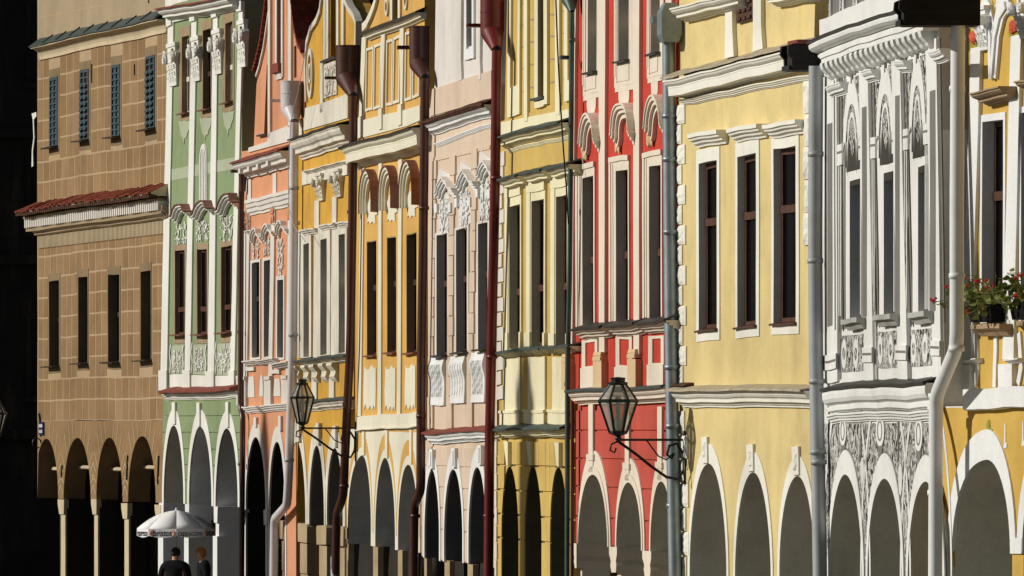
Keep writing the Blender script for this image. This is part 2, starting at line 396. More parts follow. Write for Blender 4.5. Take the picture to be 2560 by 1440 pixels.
    # ---- ornament
    def scrolls(s, name, X0, X1, y0, y1, p, mat, seed, n=5, r=.028, parent=None, leaf=True):
        q = s.quad(X0, X1, y0, y1); (ua, va), (ub, vb) = q[0], q[2]
        rnd = random.Random(seed); mb = MB(); um = (ua + ub) / 2; w = (ub - ua) / 2; hh = vb - va
        for i in range(n):
            v = va + hh * (i + .5) / n; rad = min(w * .42, hh / n * .62) * rnd.uniform(.8, 1.15)
            cu = w * rnd.uniform(.38, .55); turns = rnd.choice((1, -1)); a0 = rnd.uniform(0, 6)
            for sg in (-1, 1):
                pt = []
                for k in range(13):
                    th = a0 + turns * k / 12 * 4.6; rr = rad * (1 - .75 * k / 12)
                    pt.append((um + sg * (cu + rr * math.cos(th)), -p, v + rr * math.sin(th) * 1.05))
                mb.tube(pt, [r * (1 - .3 * k / 12) for k in range(13)], 5)
                if leaf: mb.blob((um + sg * w * rnd.uniform(.1, .8), -p, v + hh / n * rnd.uniform(-.4, .4)), (r * 1.5, r, r * 2.8))
        mb.tube([(um, -p, va + hh * .03), (um, -p, vb - hh * .03)], r * .6, 5)
        for k in range(n * 4):
            a = rnd.uniform(.05, .95); v = va + hh * rnd.uniform(.04, .96)
            for sg in (-1, 1): mb.blob((um + sg * a * w, -p, v), (w * .09, r, hh * .018 + r * .5), 6, 3)
        mb.v = [(x, -p * .6 + (y + p) * .38, z) for x, y, z in mb.v]
        return tag(mb.build(name, mat, parent or s.root, True), kind='stuff')
    def capital(s, X0, X1, y0, y1, P, mat, parent=None):
        """volute capital with leaves hanging under it"""
        q = s.quad(X0, X1, y0, y1, None, None, P * .7); (ua, va), (ub, vb) = q[0], q[2]
        w = ub - ua; H = vb - va; um = (ua + ub) / 2; mb = MB()
        mb.box(ua + .14 * w, ub - .14 * w, -P * .7, .0, vb - .09 * H, vb); mb.box(ua + .2 * w, ub - .2 * w, -P * .55, 0, vb - .2 * H, vb - .09 * H)
        prof = [(.30, .0), (.34, .25), (.38, .5), (.46, .75)]
        for (h0, z0), (h1, z1) in zip(prof, prof[1:]):
            a, b = h0 * w, h1 * w; y0_, y1_ = va + z0 * H, va + z1 * H; p0_, p1_ = P * (.35 + z0 * .5), P * (.35 + z1 * .5)
            mb.add([(um - a, 0, y0_), (um + a, 0, y0_), (um + a, -p0_, y0_), (um - a, -p0_, y0_), (um - b, 0, y1_), (um + b, 0, y1_), (um + b, -p1_, y1_), (um - b, -p1_, y1_)],
                   [(0, 1, 2, 3), (4, 7, 6, 5), (3, 2, 6, 7), (0, 3, 7, 4), (1, 5, 6, 2)])
        for sg in (-1, 1):
            c = (um + sg * w * .34, vb - .34 * H); R = min(.16 * H, .2 * w)
            pt = [(c[0] + R * (1 - k / 16) * math.cos(sg * k * .75 + 1.5), -P, c[1] + R * (1 - k / 16) * math.sin(sg * k * .75 + 1.5)) for k in range(15)]
            mb.tube(pt, R * .22, 5)
            pt = [(c[0] + R * .8 * math.cos(t), -P * .8, c[1] + R * .8 * math.sin(t)) for t in [i * .7 for i in range(9)]]
            mb.add([(x, -P * 1.0, z) for x, _, z in pt] + [(x, 0, z) for x, _, z in pt], [tuple(range(9))] + [(i, (i + 1) % 9, 9 + (i + 1) % 9, 9 + i) for i in range(9)])
        for k in range(9):
            du = (k % 3 - 1) * .2 * w; z = va + H * (.05 + .17 * (k // 3)); pp = P * (.55 + .15 * (k // 3))
            mb.add([(um + du - .1 * w, -pp + .03, z), (um + du + .1 * w, -pp + .03, z), (um + du, -pp - .06, z + .15 * H), (um + du - .06 * w, -pp, z + .12 * H), (um + du + .06 * w, -pp, z + .12 * H)],
                   [(0, 1, 4, 2, 3)])
        return mb.build('capital', mat, parent or s.root)
    def bandpath(s, name, pts, thick, p0, p1, mat, parent=None):
        """band of given thickness (metres, outward = left of path) along facade points"""
        off = []
        for i, a in enumerate(pts):
            d = Vector((pts[min(i + 1, len(pts) - 1)][0] - pts[max(i - 1, 0)][0], pts[min(i + 1, len(pts) - 1)][1] - pts[max(i - 1, 0)][1])).normalized()
            off.append((a[0] - d.y * thick, a[1] + d.x * thick))
        return s.prism(name, [list(pts) + off[::-1]], p0, p1, mat, parent, False)
    def hood(s, pts, mat, P=.16, cover=None, t=.1):
        """moulded hood following a path: three stepped bands and a sheet-metal cover"""
        s.raw = True
        o = s.bandpath('window_hood', pts, t, -.01, P * .45, mat)
        def shift(q, d):
            out = []
            for i, a in enumerate(q):
                dd = Vector((q[min(i + 1, len(q) - 1)][0] - q[max(i - 1, 0)][0], q[min(i + 1, len(q) - 1)][1] - q[max(i - 1, 0)][1])).normalized()
                out.append((a[0] - dd.y * d, a[1] + dd.x * d))
            return out
        s.bandpath('moulding', shift(pts, t), t * .8, -.01, P * .75, mat, o)
        s.bandpath('moulding', shift(pts, t * 1.8), t * .7, -.01, P, mat, o)
        if cover: s.bandpath('cover', shift(pts, t * 2.5 + .002), .03, -.01, P * 1.15, cover, o)
        s.raw = False
        return o
    def line(s, name, a, b, w, p0, p1, mat, parent=None):
        d = Vector((b[0] - a[0], b[1] - a[1])); d.normalize(); n = Vector((-d.y, d.x)) * w / 2
        return s.prism(name, [[(a[0] - n.x, a[1] - n.y), (b[0] - n.x, b[1] - n.y), (b[0] + n.x, b[1] + n.y), (a[0] + n.x, a[1] + n.y)]], p0, p1, mat, parent, False)
    def cbox(s, name, u0, u1, p0, p1, v0, v1, mat, parent=None):
        mb = MB(); mb.box(u0, u1, -p1, -p0, v0, v1)
        return mb.build(name, mat, parent or s.root)
    def courses(s, src, cuts, gap=.02, name='course'):
        """cut a facing into separate courses with open joints; cuts = heights"""
        lev = sorted(cuts); out = []
        ranges = list(zip([-1] + lev, lev + [99]))
        for z0, z1 in ranges:
            bm = bmesh.new(); bm.from_mesh(src.data)
            for z, up in ((z0 + gap / 2, False), (z1 - gap / 2, True)):
                g = bm.verts[:] + bm.edges[:] + bm.faces[:]
                r = bmesh.ops.bisect_plane(bm, geom=g, plane_co=(0, 0, z), plane_no=(0, 0, 1), clear_outer=up, clear_inner=not up)
                ed = [e for e in r['geom_cut'] if isinstance(e, bmesh.types.BMEdge)]
                if ed: bmesh.ops.edgenet_fill(bm, edges=ed)
            left = set(bm.faces)
            while left:                                   # every separate piece of a course is a stone of its own
                st = [left.pop()]; isl = list(st)
                while st:
                    f = st.pop()
                    for e in f.edges:
                        for g in e.link_faces:
                            if g in left: left.discard(g); st.append(g); isl.append(g)
                if len(isl) < 5: continue
                vi = {}; fs = []
                for f in isl: fs.append([vi.setdefault(v, len(vi)) for v in f.verts])
                o = link_mesh(name, [tuple(v.co) for v in vi], fs, src.data.materials[0].name, src.parent); out.append(o)
            bm.free()
        bpy.data.objects.remove(src)
        return out
    def backing(s, varc, veave, vridge, D=10.0, side='side_wall', roof='tile_dark', back_mat='arcade_wall', uL=None, uR=None, roof_p=-.8, floor_d=3.4):
        uL = .03 if uL is None else uL; uR = s.u1 - .03 if uR is None else uR
        s.cbox('arcade_back_wall', uL, uR, -floor_d - .3, -floor_d, .0, varc, back_mat)  # most houses pass a black that stands in for arcade shade
        s.cbox('arcade_ceiling', uL, uR, -floor_d, -.62, varc, varc + .25, back_mat)
        s.cbox('house_body', uL, uR, -D, -.64, varc + .25, veave, side)
        um = (uL + uR) / 2; mb = MB()
        a = [(uL - .1, -roof_p, veave), (uR + .1, -roof_p, veave), (um, -roof_p, vridge), (uL - .1, D, veave), (uR + .1, D, veave), (um, D, vridge)]
        mb.add(a, [(0, 1, 2), (3, 5, 4), (0, 2, 5, 3), (1, 4, 5, 2), (0, 3, 4, 1)])
        mb.build('roof', roof, s.root)

# ------------------------------------------------------------------ the row: plan of the facades
PLAN = [('h1', 92, 408, -4100), ('h2', 408, 604, -2800), ('h3', 604, 740, -2030), ('h4', 740, 884, -1700), ('h5', 884, 1064, -1450),
        ('h6', 1064, 1242, -1100), ('h7', 1242, 1433, -1470), ('h8', 1433, 1694, -1750), ('h9', 1694, 2048, -2700), ('h10', 2048, 2347, -500), ('h11', 2347, 2640, -2500)]
YL = {}; yy = 146.55 * (408 + 4100) / (92 + 4100)
for k, a, b, vp in PLAN:
    YL[k] = yy; yy = yy * (a - vp) / (b - vp)
PL = {k: (a, b, vp) for k, a, b, vp in PLAN}
def house(k, name, label, zx, setback=0.0):
    a, b, vp = PL[k]
    return House(name, label, a, b, vp, zx, YL[k], setback)
def lerp(a, b, t): return a + (b - a) * t
t_, b_ = top, bot
def rectm(a, b, c, d): return [(a, c), (b, c), (b, d), (a, d)]

# ------------------------------------------------------------------ ground
ground_mb = MB(); ground_mb.add([(-700, -200, 0), (400, -200, 0), (400, 1500, 0), (-700, 1500, 0)], [(0, 1, 2, 3)])
tag(ground_mb.build('ground', 'paving'), kind='structure')

# ================================================================== 1: tan house with scratched block pattern
def build_h1():
    h = house('h1', 'tan_block_house', 'tall tan house with pale block joints, blue shutters and four arches at the far left', 0)
    h.u1 = h.U(418)
    # openings
    lower = []
    for (a, b, y0, y1, sx0, sx1, sy0, sy1) in [(247, 297, t_(1402), b_(390), 242, 302, t_(1366), b_(424)), (393, 440, t_(1388), b_(380), 387, 445, t_(1348), b_(414)),
                                               (542, 598, t_(1372), b_(372), 537, 603, t_(1330), b_(405)), (705, 756, t_(1353), b_(360), 699, 760, t_(1312), b_(394))]:
        w = h.window(a, b, y0, y1, .2, (sx0, sx1, sy0, sy1), 'tan_surround', .025, 'wood_dark', .55, True, 'sheet_dark', .2)
        lower.append(h.quad(sx0, sx1, sy0, sy1))
    upper = []
    for i, (sx0, sx1, sy0, sy1, a, b, y0, y1) in enumerate([(247, 298, 342, 770, 250, 291, 385, 730), (400, 453, 308, 752, 402, 446, 350, 702), (556, 610, 278, 724, 559, 603, 322, 680), (729, 783, 232, 702, 730, 778, 278, 642)]):
        so = h.quad(sx0, sx1, t_(sy0), t_(sy1)); upper.append(so)
        q = h.quad(a, b, t_(y0), t_(y1)); (ua, va), (ub, vb) = q[0], q[2]
        w = h.ring('window', so, rectm(ua, ub, va, vb), -.1, .02, 'tan_surround')
        h.holes.append(rectm(ua - .01, ub + .01, va - .01, vb + .01))
        holes = []
        nr = 11
        for r in range(nr):
            for c in range(2):
                x0 = ua + (ub - ua) * (.12 + .43 * c); x1 = x0 + (ub - ua) * .33
                z0 = va + (vb - va) * (.02 + .96 * r / nr); z1 = z0 + (vb - va) * .065
                holes.append(rectm(x0, x1, z0, z1))
        sh = h.prism('shutter', [rectm(ua + .01, ub - .01, va + .01, vb - .01)] + holes, .0, .05, 'shutter_blue', w, False)
        h.prism('shutter_board', [rectm(ua + .012, ub - .012, va + .012, vb - .012)], -.03, -.005, 'shutter_blue' if i % 2 == 0 else 'shade_black', w, False)  # black board paints the shade behind the open slats
        if i % 2:      # slats pushed open
            for hl in holes[:-4]:
                h.prism('louvre', [rectm(hl[0][0], hl[1][0], hl[2][1] - .05, hl[2][1])], .05, .13, 'shutter_blue', sh, False)
        h.sweep('sill', (ua - .12, va - .02), (ub + .02, va - .02), [(-.02, .03), (.2, 0), (.2, -.03), (-.02, -.01)], 'sheet_dark', w, 2)
    # walls
    vcor = h.Z(300, t_(200))[1]; vtop = 16.2
    vtile = h.Z(500, t_(965))[1]; vmid = h.Z(500, t_(1180))[1]
    A = [h.arch(172, 291, b_(750), b_(1058)), h.arch(318, 454, b_(752), b_(1058)), h.arch(482, 613, b_(748), b_(1062)), h.arch(640, 779, b_(737), b_(1072))]
    uL = h.Z(187, 400)[0]; uR = h.u1; uRl = h.U(408)
    vsp = h.Z(500, b_(1062))[1]
    h.wall('wall', [(uL, h.Z(500, b_(662))[1]), (uR, h.Z(500, b_(662))[1]), (uR, vtop), (uL, vtop)], -.5, 0, 'tan_line', h.holes)
    h.arcade_wall('arcade_wall', uL, uRl, h.Z(500, b_(662))[1], vsp, -.5, -.003, 'tan_block_a')
    # blocks row by row
    blk = ['tan_block_a'] * 4 + ['tan_block_b', 'tan_block_c']
    def rows(left, right, wins, XL, XR, mats):
        a = [h.Z(XL, y) for y in left]; b = [h.Z(XR, y) for y in right]
        def V(i, u): return lerp(a[i][1], b[i][1], (u - a[i][0]) / (b[i][0] - a[i][0]))
        for i in range(len(left) - 1):
            uA, uB = a[0][0], b[0][0]; um = (uA + uB) / 2
            vm = (V(i, um) + V(i + 1, um)) / 2
            cuts = [(uA, uB)]
            for q in wins:
                x0, x1, z0, z1 = q[0][0] - .03, q[1][0] + .03, q[0][1], q[2][1]
                if z0 - .12 < vm < z1 + .12:
                    nc = []
                    for c0, c1 in cuts:
                        if x1 <= c0 or x0 >= c1: nc.append((c0, c1))
                        else:
                            if x0 - c0 > .1: nc.append((c0, x0))
                            if c1 - x1 > .1: nc.append((x1, c1))
                    cuts = nc
            for c0, c1 in cuts:
                k = max(1, round((c1 - c0) / .6)); off = 0
                w = (c1 - c0) / k
                for j in range(k):
                    u0 = c0 + j * w + .036; u1 = c0 + (j + 1) * w - .036
                    z = .022
                    lp = [(u0, V(i + 1, u0) + z), (u1, V(i + 1, u1) + z), (u1, V(i, u1) - z), (u0, V(i, u0) - z)]
                    h.prism('plaster_block', [lp], -.004, random.uniform(.006, .011), random.choice(mats), None, False)
    rows([t_(y) for y in (287, 395, 497, 605, 704, 812, 912, 1010)], [t_(y) for y in (152, 262, 372, 482, 592, 706, 818, 915)], upper, 187, 838, blk)
    rows([607, 642, 695, 745, 795, 847, 898, 948, 1001, 1052], [570, 607, 660, 714, 770, 827, 882, 939, 994, 1050], lower, 190, 818, blk)
    h.R('attic_facing', 187, 838, -330, t_(180), .0, .008, 'tan_plain')
    h.line('joint_line', h.Z(190, t_(90)), h.Z(520, t_(28)), .04, .004, .012, 'tan_line')
    # arch fans
    vtopline = h.Z(500, b_(668))[1]
    for i, a in enumerate(A):
        um = a['uap']; hw = (a['u1'] - a['u0']) / 2
        for k in range(1, 12):
            th = math.pi * k / 12
            c, s_ = math.cos(th), math.sin(th)
            p0 = (um + c * hw * 1.02, a['vsp'] + s_ * (a['vap'] - a['vsp']) * 1.02)
            p1 = (um + c * (hw + .42) , min(vtopline, a['vsp'] + s_ * (a['vap'] - a['vsp'] + .75)))
            if abs(c) > .15 and p1[0] > uL + .05: h.line('joint_line', p0, p1, .05, -.004, .006, 'tan_line')
        if i < 3:
            x = (a['u1'] + A[i + 1]['u0']) / 2
            for dz in (.25, .75):
                z = a['vsp'] + dz
                h.line('joint_line', (x - .22, z - .12), (x, z + .1), .06, -.004, .008, 'tan_line'); h.line('joint_line', (x, z + .1), (x + .22, z - .12), .06, -.004, .010, 'tan_line')
    # pillars
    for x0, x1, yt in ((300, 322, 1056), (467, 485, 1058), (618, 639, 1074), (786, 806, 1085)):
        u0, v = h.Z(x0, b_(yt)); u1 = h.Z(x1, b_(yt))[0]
        p = h.cbox('pillar', u0, u1, -.42, -.06, 0, v, 'shade_black')  # black core paints in the shade on the pillar's sides
        h.cbox('pillar_lit_face', u0, u1, -.06, -.02, 0, v - .3, 'tan_trim', p)  # tan slab for the sunlit front only
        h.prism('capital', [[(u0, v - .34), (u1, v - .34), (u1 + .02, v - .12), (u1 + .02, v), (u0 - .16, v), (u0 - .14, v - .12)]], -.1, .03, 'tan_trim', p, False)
    for x0, x1, y, a in ((395, 445, 898, 1), (545, 610, 907, 2), (720, 770, 898, 3), (230, 285, 905, 0)):
        z = h.Z(x0, b_(y))[1]; d = A[a]
        mb = MB(); mb.tube([(d['u0'] - .05, .34, z), (d['u1'] + .05, .34, z)], .045, 6); mb.build('tie_rod', 'tan_trim', h.root)
    for x, y0, y1 in ((310, 885, 945), (638, 835, 958), (793, 840, 980)):
        h.line('wall_anchor', h.Z(x + 3, b_(y0)), h.Z(x - 2, b_(y1)), .05, 0, .05, 'iron')
    for x, y0, y1 in ((461, 322, 415), (675, 318, 372), (745, 0, 16)):
        h.line('wall_anchor', h.Z(x, t_(y0)), h.Z(x, t_(y1)), .035, 0, .05, 'iron')
    # cornices
    c = h.cornice('upper_cornice', 152, t_(236), 815, t_(88), .24, 32, 'tan_trim', cove, None, uR)
    a = h.Z(152, t_(236), .24); b = h.Z(815, t_(88), .24); k = (b[1] - a[1]) / (b[0] - a[0]); n = 9; L = uR - a[0]
    for i in range(n):     # sheet metal bays with standing seams
        u0 = a[0] - .05 + L * i / n; u1 = a[0] - .05 + L * (i + 1) / n
        h.sweep('roof_sheet', (u0, a[1] + k * (u0 - a[0])), (u1 - .015, a[1] + k * (u1 - a[0])), [(-.02, .24), (.27, .025), (.27, -.0), (-.02, .2)], 'sheet_green', c, 2)
        h.sweep('seam', (u1 - .02, a[1] + k * (u1 - a[0])), (u1, a[1] + k * (u1 - a[0])), [(-.02, .28), (.26, .06), (.26, .02), (-.02, .22)], 'sheet_green', c, 1)
    P = .5
    a = h.Z(78, t_(1052), P); b = h.Z(745, t_(958), P); k = (b[1] - a[1]) / (b[0] - a[0]); n = 62; uE = b[0] + .02; L = uE - a[0]
    c = h.sweep('lower_cornice', a, (uE, b[1]), [(-.02, .2), (P - .03, -.02), (P - .05, -.06), (.33, -.08), (.32, -.1), (-.02, -.1)], 'tan_trim')
    for i in range(n):
        u0 = a[0] + L * i / n; z = a[1] + k * (u0 - a[0])
        j = random.uniform(-.012, .012)
        h.sweep('roof_tile', (u0 + .006, z + j), (u0 + L / n - .006, z + j), [(-.02, .22), (P + .03, .0 + j), (P + .03, -.03 + j), (-.02, .17)], 'tile_red', c, 1)
        h.sweep('roof_tile', (u0 + .03, z - .03), (u0 + L / n - .03, z - .03), [(P - .2, .0), (P + .01, -.04), (P + .01, -.1), (P - .2, -.08)], 'tile_dark', c, 1)
    def band(name, XL, yL, XR, yR, P, prof, mat):
        return h.sweep(name, h.Z(XL, yL, P), h.Z(XR, yR, P), prof, mat, c)
    band('fascia', 116, t_(1084), 786, t_(990), .3, [(-.02, 0), (.3, 0), (.3, -.05), (.24, -.06), (.24, -.34), (-.02, -.34)], 'stone_brown')
    a2 = h.Z(120, t_(1097), .3); b2 = h.Z(790, t_(1003), .3); mb = MB(); n2 = 70
    for i in range(n2):
        u = lerp(a2[0], b2[0], i / n2); z = lerp(a2[1], b2[1], i / n2); w = (b2[0] - a2[0]) / n2
        mb.box(u + w * .18, u + w * .82, -.3, 0, z - .2, z)
    tag(mb.build('dentils', 'pinkish_white', c), kind='stuff')
    cv = [(-.02, 0)] + [(.2 * math.cos(t) ** .8 + .04, -.16 * math.sin(t)) for t in [i * math.pi / 2 / 6 for i in range(7)]] + [(-.02, -.17)]
    band('cove', 155, t_(1130), 818, t_(1040), .2, [(-.02, .05), (.22, .05), (.24, .0), (.23, -.05), (.19, -.1), (.13, -.14), (.13, -.2), (-.02, -.2)], 'tan_frieze')
    a2 = h.Z(157, t_(1130), .22); b2 = h.Z(818, t_(1042), .22); mb = MB(); n2 = 60
    for i in range(n2):
        u = lerp(a2[0], b2[0], i / n2); z = lerp(a2[1], b2[1], i / n2)
        mb.tube([(u, -.245, z - .02), (u + .02, -.225, z - .09), (u + .03, -.15, z - .15)], .028, 4)
    tag(mb.build('ribs', 'tan_trim', c), kind='stuff')
    band('string_moulding', 175, t_(1160), 826, t_(1075), .1, [(-.02, 0), (.11, 0), (.11, -.07), (.05, -.09), (-.02, -.09)], 'tan_trim')
    a2 = h.Z(192, t_(1182), .03); b2 = h.Z(824, t_(1102), .03); mb = MB(); n2 = 100
    for i in range(n2):
        u = lerp(a2[0], b2[0], i / n2); z = lerp(a2[1], b2[1], i / n2); w = (b2[0] - a2[0]) / n2
        mb.box(u + w * .25, u + w * .7, -.05, 0, z - .28, z)
    tag(mb.build('fluting', 'tan_trim', c), kind='stuff')
    # scrolled white edging on the hidden side
    h.prism('side_scroll', [h.pts([(160, t_(570)), (182, t_(560)), (184, t_(580)), (170, t_(600)), (174, t_(690)), (166, t_(760)), (168, t_(830)), (160, t_(836)), (162, t_(750)), (170, t_(690)), (166, t_(600))], -.31)], -.32, -.3, 'white_warm', None, False)
    h.backing(h.Z(500, b_(640))[1], 15.5, 19.0, 9.0, 'side_wall', 'tile_dark', 'shade_black', uL=uL + .05, floor_d=2.6)
    h.cbox('arcade_end_wall', uL + .06, uL + .3, -2.6, -.52, 0, h.Z(500, b_(640))[1], 'shade_black')  # added end wall; its black stands in for the arcade's shade
    return h
H1 = build_h1()

# ================================================================== 2: green house
def build_h2():
    h = house('h2', 'green_house', 'tall green house with white pilasters, brown-hooded windows and three white arches', 380)
    uR = h.U(605)
    for (a, b, y0, y1, sx0, sx1, sy0, sy1) in [(118, 167, t_(1255), b_(238), 114, 174, t_(1226), b_(280)), (229, 278, t_(1245), b_(232), 225, 284, t_(1215), b_(275)), (349, 403, t_(1230), b_(222), 345, 408, t_(1200), b_(270))]:
        h.window(a, b, y0, y1, .07, (sx0, sx1, sy0, sy1), 'stone_brown', .03, 'wood_red', .3, True, 'copper_brown', .16)
    for i, (a, b, y0, y1, sx0, sx1, sy0, sy1) in enumerate([(152, 189, 183, 568, 140, 193, 135, 605), (257, 297, 145, 545, 247, 300, 95, 585), (369, 405, 110, 512, 355, 412, 60, 558)]):
        h.window(a, b, t_(y0), t_(y1), .1, (sx0, sx1, t_(sy0), t_(sy1)), 'stone_brown', .03, 'wood_dark' if i == 1 else 'wood_pale', .45, True, 'copper_brown', .14, pane='glass_dark')
    A = [h.arch(62, 160, b_(690), b_(1050)), h.arch(188, 301, b_(692), b_(1070)), h.arch(321, 432, b_(700), b_(1075))]
    uL = h.Z(46, 980)[0]; vled = h.Z(230, b_(545))[1]; vt = 16.5
    h.wall('wall', [(uL, vled), (uR, vled), (uR, vt), (h.Z(86, 60)[0], vt)], -.5, 0, 'green', h.holes)
    vb = h.Z(235, b_(1085))[1]
    base = h.arcade_wall('arcade_wall', uL, uR, vled, vb, -.5, -.025, 'green')
    f = h.arcade_wall('facing', uL, uR, vled - .05, vb + .02, -.03, 0, 'green')
    h.courses(f, [h.Z(235, b_(y))[1] for y in (640, 722, 805, 885, 962)], .02)
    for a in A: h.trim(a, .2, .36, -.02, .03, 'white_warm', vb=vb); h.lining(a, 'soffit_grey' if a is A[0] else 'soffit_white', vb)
    for X, w, y0, y1 in ((117, 15, 575, 685), (240, 15, 572, 690), (384, 14, 568, 695)):
        h.R('keystone', X - w / 2, X + w / 2, b_(y0), b_(y1), 0, .1, 'white_warm')
    # pillars
    for x0, x1 in ((40, 60), (170, 187), (314, 330)):
        u0 = h.Z(x0, b_(1200))[0]; u1 = h.Z(x1, b_(1200))[0]
        p = h.cbox('pillar', u0, u1, -.46, -.02, 0, vb - .3, 'white_cold')
        h.prism('capital', [[(u0, vb - .34), (u1, vb - .34), (u1 + .03, vb - .1), (u1 + .05, vb), (u0 - .04, vb), (u0 - .03, vb - .1)]], -.5, .03, 'white_cold', p, False)
        h.cbox('base_block', u0 - .06, u1 + .06, -.5, .03, 0, vb - .62, 'white_cold', p)
    # pilasters lean as in the old wall
    for (a, b, a2, b2, y0) in [(87, 114, 50, 82, 110), (205, 230, 170, 198, 95), (313, 335, 285, 318, 62), (441, 462, 398, 420, 15)]:
        p = h.R('pilaster', a, b, t_(y0), b_(415), -.01, .07, 'white_warm', None, a2, b2)
        h.R('pedestal', a2 - 5, b2 + 3, b_(412), b_(512), -.01, .12, 'white_warm', p)
    for q in [(60, 122, 215, 430), (182, 236, 182, 405), (287, 344, 147, 370), (415, 463, 100, 335)]:
        h.capital(q[0], q[1], t_(q[2]), t_(q[3]), .15, 'white_warm')
    for i, (x0, x1, y0, y1) in enumerate([(135, 193, 606, 722), (240, 300, 586, 697), (355, 413, 558, 682)]):
        m = (x0 + x1) / 2 - 3
        h.prism('apron', [h.pts([(x0, t_(y0)), (x1, t_(y0)), (x1 - 4, t_(y0 + 40)), (x1 - 14, t_(y0 + 62)), (x1 - 18, t_(y0 + 82)), (m + 4, t_(y0 + 88)), (m + 1, t_(y1)), (m - 4, t_(y0 + 88)), (x0 + 12, t_(y0 + 74)), (x0 + 8, t_(y0 + 50))])], 0, .03, 'green_light', None, False)
    h.prism('band', [h.pts([(100, t_(905)), (446, t_(842)), (446, t_(782)), (100, t_(850))])], 0, .012, 'green_light', None, False)
    # shell niche: nested ribs
    q = h.quad(243, 281, t_(715), t_(1022)); (ua, va), (ub, vb2) = q[0], q[2]
    n0 = h.prism('shell_niche', [h.arch_curve(ua, ub, vb2, vb2 - .45, va)], 0, .03, 'white_warm', None, False)
    for k in range(4):
        d = (ub - ua) * (.02 + .12 * k)
        c1 = h.arch_curve(ua + d, ub - d, vb2 - d * .4, vb2 - .45, va + .02); c2 = h.arch_curve(ua + d + .06, ub - d - .06, vb2 - d * .4 - .06, vb2 - .45, va + .02)
        h.prism('rib', [c1 + c2[::-1]], .02, .07 + .03 * (k % 2), 'white_warm', n0, False)
    # hoods
    for i, pp in enumerate([[(88, 1118), (98, 1112), (108, 1080), (118, 1062), (130, 1056), (146, 1056), (152, 1082), (160, 1092)],
                            [(192, 1108), (204, 1100), (216, 1066), (228, 1046), (242, 1036), (258, 1036), (264, 1062), (272, 1072)],
                            [(312, 1082), (326, 1074), (338, 1040), (352, 1016), (366, 1006), (384, 1004), (390, 1036), (398, 1048)]]):
        h.hood(h.pts([(x, t_(y)) for x, y in pp], .2), 'white_warm', .2, 'copper_brown', .05)
    for i, (x0, x1, y0, y1) in enumerate([(116, 182, 1118, 1225), (222, 292, 1100, 1215), (344, 416, 1072, 1200)]):
        h.scrolls('ornament', x0, x1, t_(y0), t_(y1), .03, 'white_warm', 20 + i, 3, .03)
    for i, (x0, x1, y0, y1) in enumerate([(98, 162, 290, 430), (206, 275, 283, 432), (326, 400, 275, 432)]):
        p = h.R('panel', x0, x1, b_(y0), b_(y1), 0, .025, 'green_light')
        h.scrolls('ornament', x0 + 6, x1 - 6, b_(y0 + 15), b_(y1 - 12), .04, 'white_warm', 30 + i, 3, .03, p)
        for X in (x0, x1): h.bandpath('edge_scroll', h.pts([(X - 3, b_(y1)), (X + 3, b_(y0 + 90)), (X - 4, b_(y0 + 40)), (X + 2, b_(y0))]), .07, .0, .06, 'white_warm', p)
        h.R('plinth_panel', x0 - 4, x1, b_(y1 + 4), b_(505), 0, .05, 'white_warm')
    c = h.cornice('ledge', 50, b_(530), 418, b_(516), .14, 17, 'white_warm', two_step, None, uR)
    a = h.Z(36, b_(524), .24); b = h.Z(418, b_(507), .24)
    h.sweep('flashing', a, (uR, b[1]), [(-.02, .12), (.26, .03), (.26, -.02), (.14, -.04), (-.02, -.04)], 'sheet_red', c)
    h.cornice('top_cornice', 22, t_(50), 452, t_(-28), .34, 30, 'white_warm', classic, 'sheet_red', uR, slope=.08)
    for X in (98, 216, 324, 450):
        y = 92 - (X - 98) * .21
        h.R('entablature_block', X - 12, X + 13, t_(y - 10), t_(y + 40), 0, .16, 'white_warm')
    h.prism('string_course', [h.pts([(84, t_(118)), (462, t_(30)), (462, t_(10)), (84, t_(98))])], 0, .1, 'white_warm', None, False)
    h.prism('attic', [[(uL + .5, 13.4), (uR - .4, 13.4), (uR - .4, 15.6), (uL + .5, 15.6)]], -.4, .02, 'white_warm')
    h.backing(h.Z(235, b_(610))[1], 15.2, 18.5, 10.0, 'side_wall', 'tile_dark', 'shade_black')
    return h
H2 = build_h2()

